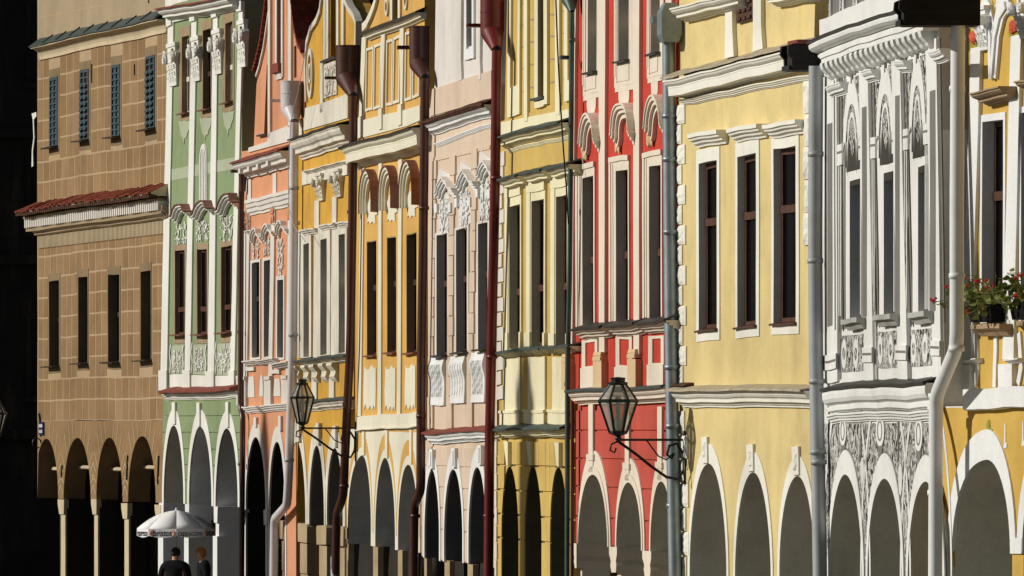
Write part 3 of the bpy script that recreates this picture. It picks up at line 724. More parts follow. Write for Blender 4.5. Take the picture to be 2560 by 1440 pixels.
# ================================================================== 3: salmon house
def build_h3():
    h = house('h3', 'salmon_house', 'narrow salmon pink house with tile-edged curved gable and two arches in shadow', 380)
    uR = h.u1
    for (a, b, y0, y1, x0, x1, s0) in [(503, 541, 1310, 345, 496, 545, 1296), (563, 597, 1300, 340, 557, 602, 1285), (630, 660, 1400, 350, 624, 666, 1380)]:
        h.window(a, b, t_(y0), b_(y1), .08, (x0, x1, t_(s0), b_(y1 + 10)), 'pinkish_white', .04, 'wood_dark', .62, True)
    A = [h.arch(472, 571, b_(744), b_(1105)), h.arch(589, 668, b_(770), b_(1110))]
    uL = 0.01; vled = h.Z(560, b_(610))[1]
    vc = h.Z(580, t_(800))[1]
    h.wall('wall', [(uL, vled), (uR, vled), (uR, vc + .3), (uL, vc + .3)], -.5, 0, 'salmon', h.holes)
    h.arcade_wall('arcade_wall', uL, uR, vled, 0, -.5, -.002, 'salmon', .01)
    for a in A: h.trim(a, .17, .3, -.02, .03, 'pinkish_white'); h.lining(a, 'shade_black')  # black soffit colour carries the shade under these arches
    for X, y0, y1 in ((526, 645, 695), (649, 640, 715)): h.R('keystone', X - 6, X + 6, b_(y0), b_(y1), 0, .1, 'pinkish_white')
    for X0, X1 in ((456, 470), (572, 586)): 
        u0, v = h.Z(X0, b_(1105)); u1 = h.Z(X1, b_(1105))[0]
        h.prism('impost', [[(u0, v - .3), (u1, v - .3), (u1 + .06, v - .05), (u1 + .06, v), (u0 - .06, v), (u0 - .06, v - .05)]], -.06, .1, 'pinkish_white', None, False)
    # friezes, pilasters
    h.cornice('cornice', 398, t_(815), 692, t_(741), .33, 38, 'pinkish_white', classic, 'sheet_red', uR, slope=.16)
    for X in (500, 545, 590, 640):
        y = 818 - (X - 470) * .25
        h.R('bracket', X - 5, X + 4, t_(y), t_(y + 55), 0, .26, 'pinkish_white')
    h.cornice('lower_cornice', 462, t_(1000), 692, t_(950), .14, 38, 'pinkish_white', two_step, None, uR)
    for X0, X1, y0 in ((477, 500, 895), (609, 626, 868), (690, 706, 850)): h.R('pilaster_strip', X0, X1, t_(y0), t_(1000 - (X0 - 470) * .2), 0, .05, 'pinkish_white')
    for X0, X1, y0 in ((464, 496, 1045), (603, 622, 1015), (690, 706, 1000)):
        p = h.R('pilaster', X0, X1, t_(y0), b_(445), 0, .07, 'pinkish_white', None, X0 - 14, X1 - 14)
        h.scrolls('capital_ornament', X0 + 2, X1, t_(y0 + 12), t_(y0 + 105), .09, 'salmon', 40 + X0, 2, .03, p)
        h.cornice('capital_moulding', X0 - 5, t_(y0 + 105), X1 + 5, t_(y0 + 102), .12, 10, 'pinkish_white', two_step)
        h.R('pedestal', X0 - 28, X1 - 14, b_(452), b_(588), 0, .13, 'pinkish_white', p)
        h.R('pedestal_cap', X0 - 24, X1 - 14, b_(440), b_(458), 0, .18, 'pinkish_white', p)
    for i, (x0, x1, y) in enumerate([(492, 541, 1140), (549, 602, 1120), (618, 668, 1106)]):
        m = (x0 + x1) / 2; pp = [(x0, y + 58), (x0 + 6, y + 54), (x0 + 8, y + 24), (m - 10, y + 8), (m - 2, y), (m + 6, y + 6), (m + 9, y + 28), (x1 - 4, y + 44), (x1 + 2, y + 46)]
        h.hood(h.pts([(a, t_(b + 26)) for a, b in pp], .08), 'pinkish_white', .12, None, .05)
    for i, (x0, x1, y0, y1) in enumerate([(502, 543, 1215, 1292), (560, 600, 1200, 1282), (627, 664, 1190, 1376)]):
        h.scrolls('ornament', x0, x1, t_(y0), t_(y1), .03, 'pinkish_white', 50 + i, 2 if i < 2 else 4, .03)
    h.cornice('sill_ledge', 446, b_(362), 600, b_(352), .15, 13, 'pinkish_white', two_step); h.cornice('sill_ledge', 585, b_(380), 690, b_(366), .2, 15, 'pinkish_white', two_step, None, uR)
    for X, y in ((498, 392), (625, 410)): h.R('moulding', X - 22, X + 22, b_(y), b_(y + 20), 0, .1, 'pinkish_white')
    for x0, x1, y0, y1 in ((481, 516, 440, 545), (540, 560, 435, 540), (611, 646, 455, 542)):
        h.prism('baluster_panel', [h.pts([(x0 + 5, b_(y0)), (x1 - 5, b_(y0)), (x1 - 1, b_(lerp(y0, y1, .6))), (x1, b_(y1)), (x0, b_(y1)), (x0 + 1, b_(lerp(y0, y1, .6)))])], 0, .03, 'pinkish_white', None, False)
    h.cornice('ledge', 440, b_(592), 692, b_(576), .13, 17, 'pinkish_white', two_step, None, uR)
    # gable
    g = [(490, 745), (505, 725), (508, 640), (518, 420), (532, 350), (556, 245), (572, 140), (585, 45), (592, -60), (650, -150), (694, -60), (702, 40), (712, 150), (735, 260), (757, 300), (757, 640), (757, 760)]
    gh = [[(555, 678), (580, 670), (580, 320), (570, 320), (562, 500)], [(627, 318), (648, 312), (648, -50), (627, -45)], [(706, 395), (718, 390), (718, 232), (706, 236)]]
    h.prism('gable', [h.pts([(x, t_(y)) for x, y in g])] + [h.pts([(x, t_(y)) for x, y in q]) for q in gh], -.45, -.02, 'salmon', None, False)
    for q in gh: h.prism('window', [h.pts([(x, t_(y)) for x, y in q])], -.4, -.3, 'glass_dark', None, False)
    h.R('window_surround', 619, 627, -30, t_(395), -.02, .03, 'pinkish_white'); h.R('window_surround', 648, 656, -30, t_(385), -.02, .03, 'pinkish_white')
    h.R('window_apron', 622, 652, t_(360), t_(397), -.02, .03, 'pinkish_white'); h.R('sill_box', 612, 650, t_(320), t_(365), -.02, .16, 'sheet_red')
    h.R('pilaster_strip', 586, 597, -60, t_(690), -.02, .06, 'pinkish_white'); h.R('pilaster_strip', 688, 702, -60, t_(640), -.02, .06, 'pinkish_white')
    h.prism('gable_base', [h.pts([(488, t_(760)), (690, t_(712)), (757, t_(700)), (757, t_(600)), (690, t_(632)), (590, t_(664)), (582, t_(705)), (490, t_(736))])], -.1, .06, 'pinkish_white', None, False)
    h.R('sill', 536, 582, t_(668), t_(676), -.02, .12, 'sheet_dark')
    edge = h.pts([(x, t_(y)) for x, y in [(525, 385), (540, 340), (562, 240), (577, 135), (590, 40), (597, -60)]])
    h.bandpath('gable_border', edge, .06, -.1, .06, 'pinkish_white')
    def tiles(path, n, p0, p1, th):
        P = [Vector((a, b)) for a, b in path]; L = [0]
        for a, b in zip(P, P[1:]): L.append(L[-1] + (b - a).length)
        def at(d):
            for i in range(len(P) - 1):
                if d <= L[i + 1] + 1e-6: return P[i].lerp(P[i + 1], (d - L[i]) / (L[i + 1] - L[i]))
            return P[-1]
        for i in range(n):
            a = at(L[-1] * i / n); b = at(L[-1] * min(1, (i + 1.25) / n)); d = (b - a).normalized(); nn = Vector((-d.y, d.x))
            h.prism('roof_tile', [[tuple(a + nn * .10), tuple(b + nn * .04), tuple(b + nn * (.04 + th)), tuple(a + nn * (.10 + th))]], p0, p1, 'tile_red', None, False)
    tiles(h.pts([(x, t_(y)) for x, y in [(518, 378), (534, 330), (556, 235), (570, 130), (583, 35), (590, -65)]]), 16, -.45, .16, .05)
    tiles(h.pts([(x, t_(y)) for x, y in [(694, -60), (705, 40), (716, 140), (738, 240), (757, 275)]]), 16, -.6, .12, .05)
    h.backing(h.Z(560, b_(640))[1], vc + .4, vc + 4.2, 10.0, 'side_wall', 'tile_red', 'shade_black')
    return h
H3 = build_h3()

# ================================================================== 4: weathered ochre house
def build_h4():
    h = house('h4', 'ochre_house', 'weathered ochre house with flaking white trim, bell gable and stone-footed arches', 700)
    uR = h.u1; uL = h.U(742)
    for (a, b, y0, y1, x0, x1, s0) in [(128, 156, 1215, 342, 106, 166, 1150), (213, 245, 1195, 335, 194, 262, 1130), (305, 336, 1175, 328, 282, 345, 1118)]:
        h.window(a, b, t_(y0), b_(y1), .17, (x0, x1, t_(s0), b_(y1 + 4)), 'old_white', .09, 'wood_pale', .62, True, fw=.05)
        h.cornice('lintel_moulding', x0 - 6, t_(s0 - 2), x1, t_(s0 - 14), .13, 17, 'old_white', two_step)
    vb = h.Z(160, b_(1180))[1]
    A = [h.arch(44, 131, b_(770), b_(1150)), h.arch(150, 224, b_(785), b_(1150)), h.arch(238, 318, b_(802), b_(1150))]
    vled = h.Z(240, b_(600))[1]; vc = h.Z(200, t_(640))[1]
    h.wall('wall', [(uL, vled), (uR, vled), (uR, vc + .3), (uL, vc + .3)], -.5, 0, 'ochre', h.holes)
    h.arcade_wall('arcade_wall', uL, h.U(866), vled, vb, -.5, -.002, 'ochre', .01)
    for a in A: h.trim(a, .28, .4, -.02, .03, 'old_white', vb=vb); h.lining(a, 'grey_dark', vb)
    for X, y0, y1 in ((105, 650, 765), (204, 672, 780), (288, 690, 795)): h.R('keystone', X - 8, X + 7, b_(y0), b_(y1), 0, .14, 'old_white')
    for X0, X1 in ((12, 30), (104, 140), (198, 236), (300, 322)):
        u0 = h.Z(X0, b_(1200))[0]; u1 = h.Z(X1, b_(1200))[0]
        zz = [0, vb * .3, vb * .62, vb - .38]
        p = h.prism('pillar', [[(u0 - .12, vb - .36), (u1 + .12, vb - .36), (u1 + .16, vb - .05), (u1 + .1, vb), (u0 - .1, vb), (u0 - .16, vb - .05)]], -.18, .08, 'stone', None, False)
        for a, b in zip(zz, zz[1:]): h.cbox('stone_block', u0 + random.uniform(-.02, .02), u1 + random.uniform(-.02, .02), -.13, random.uniform(-.01, .02), a + .008, b - .008, 'stone', p)
    h.cornice('cornice', 47, t_(698), 342, t_(607), .28, 50, 'old_white', classic, 'sheet_dark', uR, slope=.1)
    h.R('corner_strip', 94, 116, t_(1150), b_(350), .0, .05, 'old_white')
    h.prism('frieze', [h.pts([(118, t_(922)), (345, t_(876)), (345, t_(800)), (118, t_(852))])], 0, .07, 'old_white', None, False)
    h.cornice('frieze_moulding', 114, t_(852), 345, t_(800), .12, 10, 'old_white', two_step, None, uR)
    for q in ((166, 206, 868, 1003), (252, 296, 846, 985)): h.capital(q[0], q[1], t_(q[2]), t_(q[3]), .16, 'old_white')
    for a, b, a2, b2, y in ((180, 202, 172, 192, 1000), (268, 290, 258, 280, 985)): h.R('pilaster', a, b, t_(y), b_(345), 0, .06, 'old_white', None, a2, b2)
    h.cornice('sill_ledge', 74, b_(366), 324, b_(342), .16, 14, 'old_white', two_step, 'sheet_green', uR, slope=.06)
    for i, (x0, x1, y0, y1) in enumerate([(90, 113, 390, 452), (140, 160, 386, 470), (180, 204, 382, 474), (228, 250, 376, 470), (270, 296, 374, 470)]):
        q = h.quad(x0, x1, b_(y0), b_(y1)); (ua, va), (ub, vb2) = q[0], q[2]; mb = MB(); n = 7
        pr = [(.14 - .1 * (k / n) + .03 * math.sin(k * 1.5), vb2 + (va - vb2) * k / n) for k in range(n + 1)]
        for (p0, z0), (p1, z1) in zip(pr, pr[1:]):
            mb.add([(ua, 0, z0), (ub, 0, z0), (ub, -p0, z0), (ua, -p0, z0), (ua, 0, z1), (ub, 0, z1), (ub, -p1, z1), (ua, -p1, z1)], [(3, 2, 6, 7), (0, 3, 7, 4), (1, 5, 6, 2), (0, 1, 2, 3), (4, 7, 6, 5)])
        mb.build('bracket', 'old_white', h.root)
    for x0, x1, y0 in ((165, 190, 400), (252, 277, 455), (94, 112, 455)): h.R('pedestal', x0, x1, b_(y0), b_(552), 0, .06, 'old_white')
    h.cornice('ledge', 100, b_(572), 312, b_(558), .15, 22, 'old_white', classic, 'sheet_green', uR, slope=.06)
    for y in (712,): h.line('joint', h.Z(225, b_(y)), h.Z(290, b_(y + 5)), .02, -.005, .003, 'stone_brown')
    # gable
    g = [(125, 640), (128, 500), (124, 320), (130, 220), (150, 150), (178, 110), (196, 60), (203, 0), (212, -90), (265, -190), (318, -100), (326, 10), (345, 50), (372, 85), (385, 110), (383, 240), (383, 600)]
    gw = [(248, 296), (286, 286), (286, -60), (248, -50)]
    h.prism('gable', [h.pts([(x, t_(y)) for x, y in g]), h.pts([(x, t_(y)) for x, y in gw])], -.45, -.02, 'ochre', None, False)
    h.prism('window', [h.pts([(x, t_(y)) for x, y in gw])], -.4, -.25, 'glass_dark', None, False)
    for X in (228, 241, 291, 318): h.R('window_surround', X - 6, X + 5, -45, t_(300 - (X - 228) * .2), -.02, .04, 'old_white')
    h.R('sill', 222, 292, t_(294), t_(304), -.02, .16, 'sheet_dark')
    h.bandpath('gable_border', h.pts([(x, t_(y)) for x, y in [(136, 500), (132, 320), (138, 222), (158, 155), (186, 112), (204, 62), (211, 0), (220, -90)]]), .11, -.1, .06, 'old_white')
    h.bandpath('gable_border', h.pts([(x, t_(y)) for x, y in [(318, -90), (324, 14), (344, 58), (370, 92), (382, 118), (380, 240)]]), .11, -.1, .06, 'old_white')
    q = h.quad(139, 167, t_(238), t_(492)); uc = (q[0][0] + q[1][0]) / 2; hw = (q[1][0] - q[0][0]) / 2
    m = h.prism('medallion', [h.oval(uc, q[0][1], q[2][1], hw), h.oval(uc, q[0][1] + .12, q[2][1] - .12, hw * .72)], -.02, .05, 'old_white', None, False)
    h.prism('medallion_ring', [h.oval(uc, lerp(q[0][1], q[2][1], .3), lerp(q[0][1], q[2][1], .7), hw * .5), h.oval(uc, lerp(q[0][1], q[2][1], .36), lerp(q[0][1], q[2][1], .64), hw * .3)], -.02, .05, 'old_white', m, False)
    h.R('carved_panel', 222, 286, t_(312), t_(482), -.02, .025, 'old_white'); h.scrolls('carving', 228, 280, t_(325), t_(475), .035, 'old_white', 61, 4, .03)
    h.R('pilaster_strip', 206, 220, t_(300), t_(560), -.02, .05, 'old_white')
    h.prism('gable_base', [h.pts([(124, t_(650)), (345, t_(592)), (345, t_(468)), (290, t_(490)), (206, t_(516)), (132, t_(535))])], -.05, .05, 'old_white', None, False)
    h.backing(h.Z(200, b_(660))[1], vc + .4, vc + 4.6, 10.0, 'side_wall', 'tile_dark', 'shade_black')
    return h
H4 = build_h4()

# ================================================================== 5: orange-yellow house with round hoods
def build_h5():
    h = house('h5', 'orange_yellow_house', 'orange-yellow house with three brown round window hoods above a cream arcade', 700)
    uR = h.u1; uL = h.U(888)
    for (a, b, y0, y1) in [(434, 481, 1210, 342), (535, 580, 1186, 324), (632, 682, 1166, 322)]:
        h.window(a, b, t_(y0), b_(y1), .13, None, None, .0, 'wood_dark', .6, True, 'copper_brown', .08, lining='stone_brown')
    vb = h.Z(520, b_(1300))[1]
    A = [h.arch(340, 456, b_(838), b_(1190), Xa=412), h.arch(478, 577, b_(853), b_(1235)), h.arch(592, 692, b_(878), b_(1240))]
    vband = h.Z(530, b_(700))[1]; vc = h.Z(480, t_(690))[1]
    h.wall('wall', [(uL, vband), (uR, vband), (uR, vc + .2), (uL, vc + .2)], -.5, 0, 'orange_yellow', h.holes)
    h.arcade_wall('arcade_wall', h.U(868), h.U(1050), vband, vb, -.55, .01, 'cream')
    for a in A: h.trim(a, .2, .42, .005, .018, 'orange_yellow', 'painted_line', vb=vb + .25, inset=.16)
    for a in A: h.lining(a, 'soffit_white', vb)
    for x0, x1, y0, y1 in ((415, 427, 712, 838), (531, 543, 712, 852), (653, 664, 704, 876)):
        k = h.R('keystone_strip', x0, x1, b_(y0), b_(y1), .0, .05, 'cream'); h.R('strip_edge', x1 - 3, x1 + 2, b_(y0), b_(y1), .0, .03, 'orange_yellow', k)
    h.R('painted_line', 384, 690, b_(706), b_(716), .005, .02, 'orange_yellow')
    h.cornice('band', 384, b_(645), 690, b_(618), .05, 36, 'cream', lambda P, H: [(0, 0), (P, 0), (P, -H * .9), (P + .03, -H * .91), (P + .03, -H), (0, -H)], None, uR)
    for X0, X1, m in ((306, 338, 'stone'), (460, 484, 'stone'), (584, 606, 'stone')):
        u0 = h.Z(X0, b_(1330))[0]; u1 = h.Z(X1, b_(1330))[0]
        h.cbox('pillar', u0, u1, -.12, -.02, 0, vb, m)
    h.R('impost_block', 306, 340, b_(1195), b_(1250), -.5, .03, 'stone')
    for a, b, a2, b2 in ((411, 426, 392, 410), (499, 515, 494, 511), (598, 616, 591, 608)):
        h.R('pilaster', a, b, t_(838 - (a - 411) * .27), b_(640), 0, .05, 'cream', None, a2, b2)
    # round hoods
    for i, (x0, x1, yt, yb) in enumerate([(398, 452, 882, 1012), (494, 550, 858, 990), (596, 656, 832, 972)]):
        P = .15
        ua = h.Z(x0, t_(yb), P)[0]; ub = h.Z(x1, t_(yb), P)[0]; um = (ua + ub) / 2
        va = h.Z((x0 + x1) / 2, t_(yb), P)[1]; vt = h.Z((x0 + x1) / 2, t_(yt), P)[1]
        pts = [(um - (ub - ua) / 2 * .86 * math.cos(t), va + (vt - va) * .82 * math.sin(t)) for t in [math.pi * k / 16 for k in range(17)]]
        pts = [(pts[0][0], pts[0][1] - .2)] + pts + [(pts[-1][0], pts[-1][1] - .2)]
        h.hood(pts, 'cream', .14, 'copper_brown', .07)
        x0, x1, y0, y1 = [(440, 496, 990, 1122), (540, 593, 966, 1108), (640, 693, 945, 1085)][i]
        w = x1 - x0
        h.prism('drapery_ornament', [h.pts([(x0, t_(y1)), (x0 + .12 * w, t_(y1 - 14)), (x0 + .3 * w, t_(y1)), (x0 + .45 * w, t_(y1 - 12)), (x0 + .75 * w, t_(y1 - 4)), (x0 + .72 * w, t_(y1 - 44)), (x1, t_(y1 - 52)), (x1 - .1 * w, t_(y1 - 70)), (x1, t_(y0 + 20)), (x0 + .6 * w, t_(y0)), (x0 + .2 * w, t_(y0 + 8)), (x0, t_(y0 + 50)), (x0 + .14 * w, t_(y1 - 50))])], 0, .035, 'cream', None, False)
    for x0, x1, y0, y1 in ((421, 482, 388, 615), (526, 580, 384, 615), (626, 679, 374, 606)):
        w = x1 - x0
        h.prism('shield', [h.pts([(x0 + 2, b_(y1 - 4)), (x0 + .15 * w, b_(y1 - 30)), (x0 + .38 * w, b_(y1)), (x0 + .55 * w, b_(y1 - 26)), (x0 + .72 * w, b_(y1 - 2)), (x0 + .82 * w, b_(y1 - 28)), (x1 - 2, b_(y1 - 6)), (x1, b_(lerp(y0, y1, .55))), (x1, b_(y0 + 12)), (x0 + .82 * w, b_(y0 + 14)), (x0 + .62 * w, b_(y0)), (x0 + .45 * w, b_(y0 + 22)), (x0 + .2 * w, b_(y0 + 24)), (x0 + 3, b_(y0 + 8)), (x0 + 4, b_(y0 + 40)), (x0, b_(lerp(y0, y1, .6)))])], 0, .03, 'cream', None, False)
    h.cornice('cornice', 301, t_(738), 655, t_(640), .36, 44, 'cream', slab, 'sheet_dark', None, slope=.1)
    h.cornice('architrave', 366, t_(824), 700, t_(732), .1, 12, 'cream', two_step, None, uR)
    # gable with panels
    vb0 = h.Z(540, t_(655))[1]
    g = [(392, 690), (402, 600), (412, 400), (412, 180), (430, 140), (452, 90), (470, 40), (480, 0), (492, -80), (590, -190), (690, -120), (716, -40), (718, 300), (718, 620)]
    gw = [(566, 96), (594, 88), (594, -60), (566, -52)]
    h.prism('gable', [h.pts([(x, t_(y)) for x, y in g]), h.pts([(x, t_(y)) for x, y in gw])], -.45, -.02, 'orange_yellow', None, False)
    h.prism('window', [h.pts([(x, t_(y)) for x, y in gw])], -.4, -.25, 'glass_dark', None, False)
    for X in (561, 599): h.R('window_surround', X - 5, X + 5, -40, t_(98), -.02, .04, 'cream')
    h.bandpath('gable_border', h.pts([(x, t_(y)) for x, y in [(420, 160), (440, 140), (462, 92), (480, 40), (490, 0), (502, -80)]]), .14, -.1, .08, 'cream')
    h.cornice('gable_ledge', 408, t_(172), 720, t_(48), .14, 17, 'cream', classic, 'sheet_dark', uR, slope=.1)
    for a, b, a2, b2, y0, y1 in ((415, 436, 392, 420, 185, 690), (511, 531, 503, 520, 148, 650), (605, 625, 600, 618, 110, 625)):
        h.R('pilaster', a, b, t_(y0), t_(y1 - 90), -.02, .05, 'cream', None, a2 + 8, b2)
        h.R('pedestal', a2, b2, t_(y1 - 105), t_(y1), -.02, .09, 'cream')
    for x0, x1, y0, y1 in ((432, 468, 240, 556), (472, 508, 222, 545), (534, 566, 196, 528), (569, 602, 178, 514), (628, 662, 152, 498), (666, 700, 136, 486)):
        q = h.quad(x0, x1, t_(y0), t_(y1), x0 - 4, x1 - 4); d = .1
        inn = [(q[0][0] + d, q[0][1] + .05), (q[1][0] - d, q[1][1] + .05), (q[2][0] - d, q[2][1] - .05), (q[3][0] + d, q[3][1] - .05)]
        h.ring('panel_frame', q, inn, -.02, .02, 'cream')
    h.prism('gable_base', [h.pts([(390, t_(692)), (640, t_(624)), (704, t_(604)), (704, t_(528)), (600, t_(556)), (515, t_(578)), (396, t_(604))])], -.05, .04, 'cream', None, False)
    for o in (): pass
    u = [(o['u0'], o['u1']) for o in []]
    for ov, (cx, cy) in enumerate(((533, 40), (628, 5))):
        q = h.quad(cx - 8, cx + 8, t_(cy - 48), t_(cy + 42)); uc = (q[0][0] + q[1][0]) / 2; hw = (q[1][0] - q[0][0]) / 2
        h.prism('oval_ring', [h.oval(uc, q[0][1], q[2][1], hw), h.oval(uc, q[0][1] + .06, q[2][1] - .06, hw * .66)], -.02, .03, 'cream', None, False)
    h.backing(h.Z(530, b_(740))[1], vc + .3, vc + 4.5, 10.0, 'side_wall', 'tile_dark', 'shade_black')
    return h
H5 = build_h5()

def serpentine(h, name, x0, x1, y0, y1, P, mat, parent=None, ribs=None, waves=1.3):
    """bulging apron: profile swells out near the top and flares at the foot"""
    q = h.quad(x0, x1, y0, y1); (ua, va), (ub, vb) = q[0], q[2]; n = 14; pr = []
    for k in range(n + 1):
        t = k / n
        pr.append((P * (.35 + .65 * math.exp(-((t - .25) / .16) ** 2) + .25 * t ** 3), vb + (va - vb) * t))
    mb = MB()
    for (p0, z0), (p1, z1) in zip(pr, pr[1:]):
        mb.add([(ua, 0, z0), (ub, 0, z0), (ub, -p0, z0), (ua, -p0, z0), (ua, 0, z1), (ub, 0, z1), (ub, -p1, z1), (ua, -p1, z1)], [(3, 2, 6, 7), (0, 3, 7, 4), (1, 5, 6, 2), (0, 1, 2, 3), (4, 7, 6, 5)])
    o = mb.build(name, mat, parent or h.root)
    if ribs:
        mb = MB(); w = ub - ua
        for i in range(ribs):
            u = ua + w * (.14 + .72 * i / (ribs - 1)) + (.02 if i % 2 else 0)
            mb.tube([(u + .03 * math.sin(k * 1.9 + i), -P * (.35 + .65 * math.exp(-((t - .25) / .16) ** 2) + .25 * t ** 3) - .004, vb + (va - vb) * t) for k, t in enumerate([.16 + .68 * q / 12 for q in range(13)])], [.004 + .006 * (k % 2) for k in range(13)], 5)
        tag(mb.build('relief', mat, o, True), kind='stuff')
    return o

# ================================================================== 6: pink house
def build_h6():
    h = house('h6', 'pale_pink_house', 'pale pink house with white stucco window crowns and bulging aprons', 1030)
    uR = h.u1; uL = h.U(1070)
    for (a, b, y0, y1) in [(130, 183, 1168, 335), (228, 282, 1145, 322), (338, 386, 1118, 310)]:
        h.window(a, b, t_(y0), b_(y1), .11, (a - 8, b + 8, t_(y0 - 12), b_(y1 + 4)), 'pinkish_white', .05, 'wood_red', .6, True, 'sheet_dark', .13)
    vb = h.Z(200, b_(1368))[1]
    A = [h.arch(66, 139, b_(908), b_(1230)), h.arch(164, 256, b_(905), b_(1250)), h.arch(286, 374, b_(897), b_(1250))]
    vled = h.Z(200, b_(765))[1]; vc = h.Z(200, t_(560))[1]
    h.wall('wall', [(uL, vled), (uR, vled), (uR, vc + .2), (uL, vc + .2)], -.5, 0, 'pink', h.holes)
    h.arcade_wall('arcade_wall', h.U(1052), uR, vled, vb, -.55, -.02, 'pink', .01)
    f = h.arcade_wall('facing', h.U(1054), uR, vled - .1, vb + .02, -.03, 0, 'pink', .05)
    h.courses(f, [h.Z(200, b_(y))[1] for y in (893, 1000, 1104, 1212)], .022)
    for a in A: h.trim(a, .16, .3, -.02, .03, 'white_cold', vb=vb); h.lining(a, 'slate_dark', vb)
    for X, y0, y1 in ((109, 805, 902), (221, 800, 897), (352, 790, 888)):
        k = h.R('keystone', X - 9, X + 9, b_(y0), b_(y1), 0, .12, 'white_cold'); h.R('key_panel', X - 4, X + 4, b_(y0 + 12), b_(y1 - 12), .12, .15, 'white_cold', k)
    for X0, X1 in ((52, 66), (153, 180), (268, 296)):
        u0 = h.Z(X0, b_(1380))[0]; u1 = h.Z(X1, b_(1380))[0]; h.cbox('pillar', u0 + .02, u1 - .02, -.12, -.03, 0, vb, 'stone')
    h.cornice('cornice', 47, t_(615), 397, t_(506), .2, 30, 'white_cold', classic, 'tile_dark', uR, slope=.12, over=.05)
    a = h.Z(47, t_(612), .22); b = h.Z(397, t_(503), .22); mb = MB(); n = 50
    for i in range(n):
        u = lerp(a[0], uR, i / n); z = lerp(a[1], b[1], i / n); w = (uR - a[0]) / n
        mb.box(u + w * .1, u + w * .6, -.24, -.12, z - .05, z + .03)
    tag(mb.build('tile_ends', 'tile_dark', h.root), kind='stuff')
    h.cornice('architrave', 110, t_(714), 397, t_(612), .06, 10, 'white_cold', two_step, None, uR)
    h.line('string_line', h.Z(110, t_(797)), h.Z(392, t_(735)), .06, 0, .03, 'pink')
    # rusticated strips between the windows: single blocks
    for (x0, x1, xb0, xb1, ys) in [(100, 130, 86, 112, 800), (196, 224, 180, 208, 775), (306, 334, 284, 310, 745)]:
        ytop = t_(ys); yend = b_(540); nblk = 12
        for k in range(nblk):
            y0 = lerp(ytop, yend, k / nblk); y1 = lerp(ytop, yend, (k + 1) / nblk); tm = (k + .5) / nblk; ins = 3 if k % 2 else 0
            xa = lerp(x0, xb0, tm); xb = lerp(x1, xb1, tm)
            h.R('rustic_block', xa + ins, xb - ins, y0 + 1.2, y1 - 1.2, -.01, .06, 'pink')
        h.R('pedestal_strip', xb0, xb1, b_(545), b_(700), 0, .07, 'pink')
    # crowns
    for i, (x0, x1, y) in enumerate([(110, 196, 930), (214, 302, 902), (318, 400, 850)]):
        m = x0 + (x1 - x0) * .42; w = (x1 - x0)
        pp = [(x0, y + 50), (x0 + .1 * w, y + 44), (x0 + .18 * w, y + 14), (m - .08 * w, y - 12), (m, y - 22), (m + .1 * w, y - 6), (m + .24 * w, y + 2), (m + .34 * w, y + 30), (x1, y + 36)]
        h.hood(h.pts([(a, t_(b + 20)) for a, b in pp], .14), 'white_cold', .13, 'pink_pale', .05)
        h.prism('crown_back', [h.pts([(x0 + .25 * w, t_(y + 10)), (x1, t_(y + 10)), (x1, t_(y - 60)), (m, t_(y - 95)), (x0 + .3 * w, t_(y - 55))])], 0, .05, 'pink_pale', None, False)
    for i, (x0, x1, y0, y1) in enumerate([(143, 200, 985, 1155), (243, 297, 960, 1128), (348, 396, 915, 1100)]):
        q = h.quad(x0 - 6, x1 + 2, t_(y0 - 25), t_(y1)); (ua, va), (ub, vb2) = q[0], q[2]
        p = h.prism('lunette', [h.arch_curve(ua, ub, vb2, vb2 - .4, va)], 0, .03, 'pinkish_white', None, False)
        h.scrolls('ornament', x0, x1, t_(y0), t_(y1), .05, 'white_cold', 70 + i, 6, .032, p)
        for X in (x0 - 8, x1 + 4): h.R('console', X - 6, X + 6, t_(y0 + 30), t_(y0 + 75), 0, .12, 'white_cold', p)
    for i, (x0, x1, y0, y1) in enumerate([(98, 170, 346, 584), (202, 272, 340, 576), (306, 372, 322, 572)]):
        serpentine(h, 'apron', x0, x1, b_(y0), b_(y1), .075, 'white_cold', None, 12 if i != 1 else 5)
        h.R('apron_foot', x0 + 6, x1, b_(y1 - 40), b_(y1), 0, .08, 'white_cold')
    h.cornice('ledge', 54, b_(727), 368, b_(712), .15, 26, 'white_cold', classic, 'sheet_red', uR, slope=.08)
    # upper storey
    up = [(95, 560), (106, 430), (112, 0), (116, -120), (180, -260), (330, -330), (400, -330), (400, 500)]
    uw = [(277, 238), (304, 230), (304, -80), (277, -72)]
    h.prism('gable', [h.pts([(x, t_(y)) for x, y in up]), h.pts([(x, t_(y)) for x, y in uw])], -.45, -.02, 'pink_pale', None, False)
    h.prism('window', [h.pts([(x, t_(y)) for x, y in uw])], -.4, -.2, 'glass_dark', None, False)
    h.R('window_surround', 265, 277, -50, t_(304), -.02, .04, 'white_cold'); h.R('window_surround', 304, 313, -50, t_(296), -.02, .04, 'white_cold'); h.R('window_apron', 277, 304, t_(246), t_(300), -.02, .04, 'white_cold')
    for x0, x1 in ((246, 256), (342, 352)):
        h.prism('pilaster_strip', [h.pts([(x0 - 4, t_(402)), (x0 + 8, t_(398)), (x0 + 6, t_(340)), (x0 + 4, t_(300)), (x1 - 2, t_(-120)), (x0 - 3, t_(-118)), (x0 - 2, t_(310)), (x0 + 2, t_(345))])], -.02, .05, 'pink_pale', None, False)
    h.prism('gable_base', [h.pts([(92, t_(580)), (400, t_(494)), (400, t_(352)), (104, t_(446))])], -.05, .03, 'pink', None, False)
    h.backing(h.Z(220, b_(800))[1], vc + .3, vc + 4.5, 10.0, 'side_wall', 'tile_dark', 'shade_black')
    return h
H6 = build_h6()

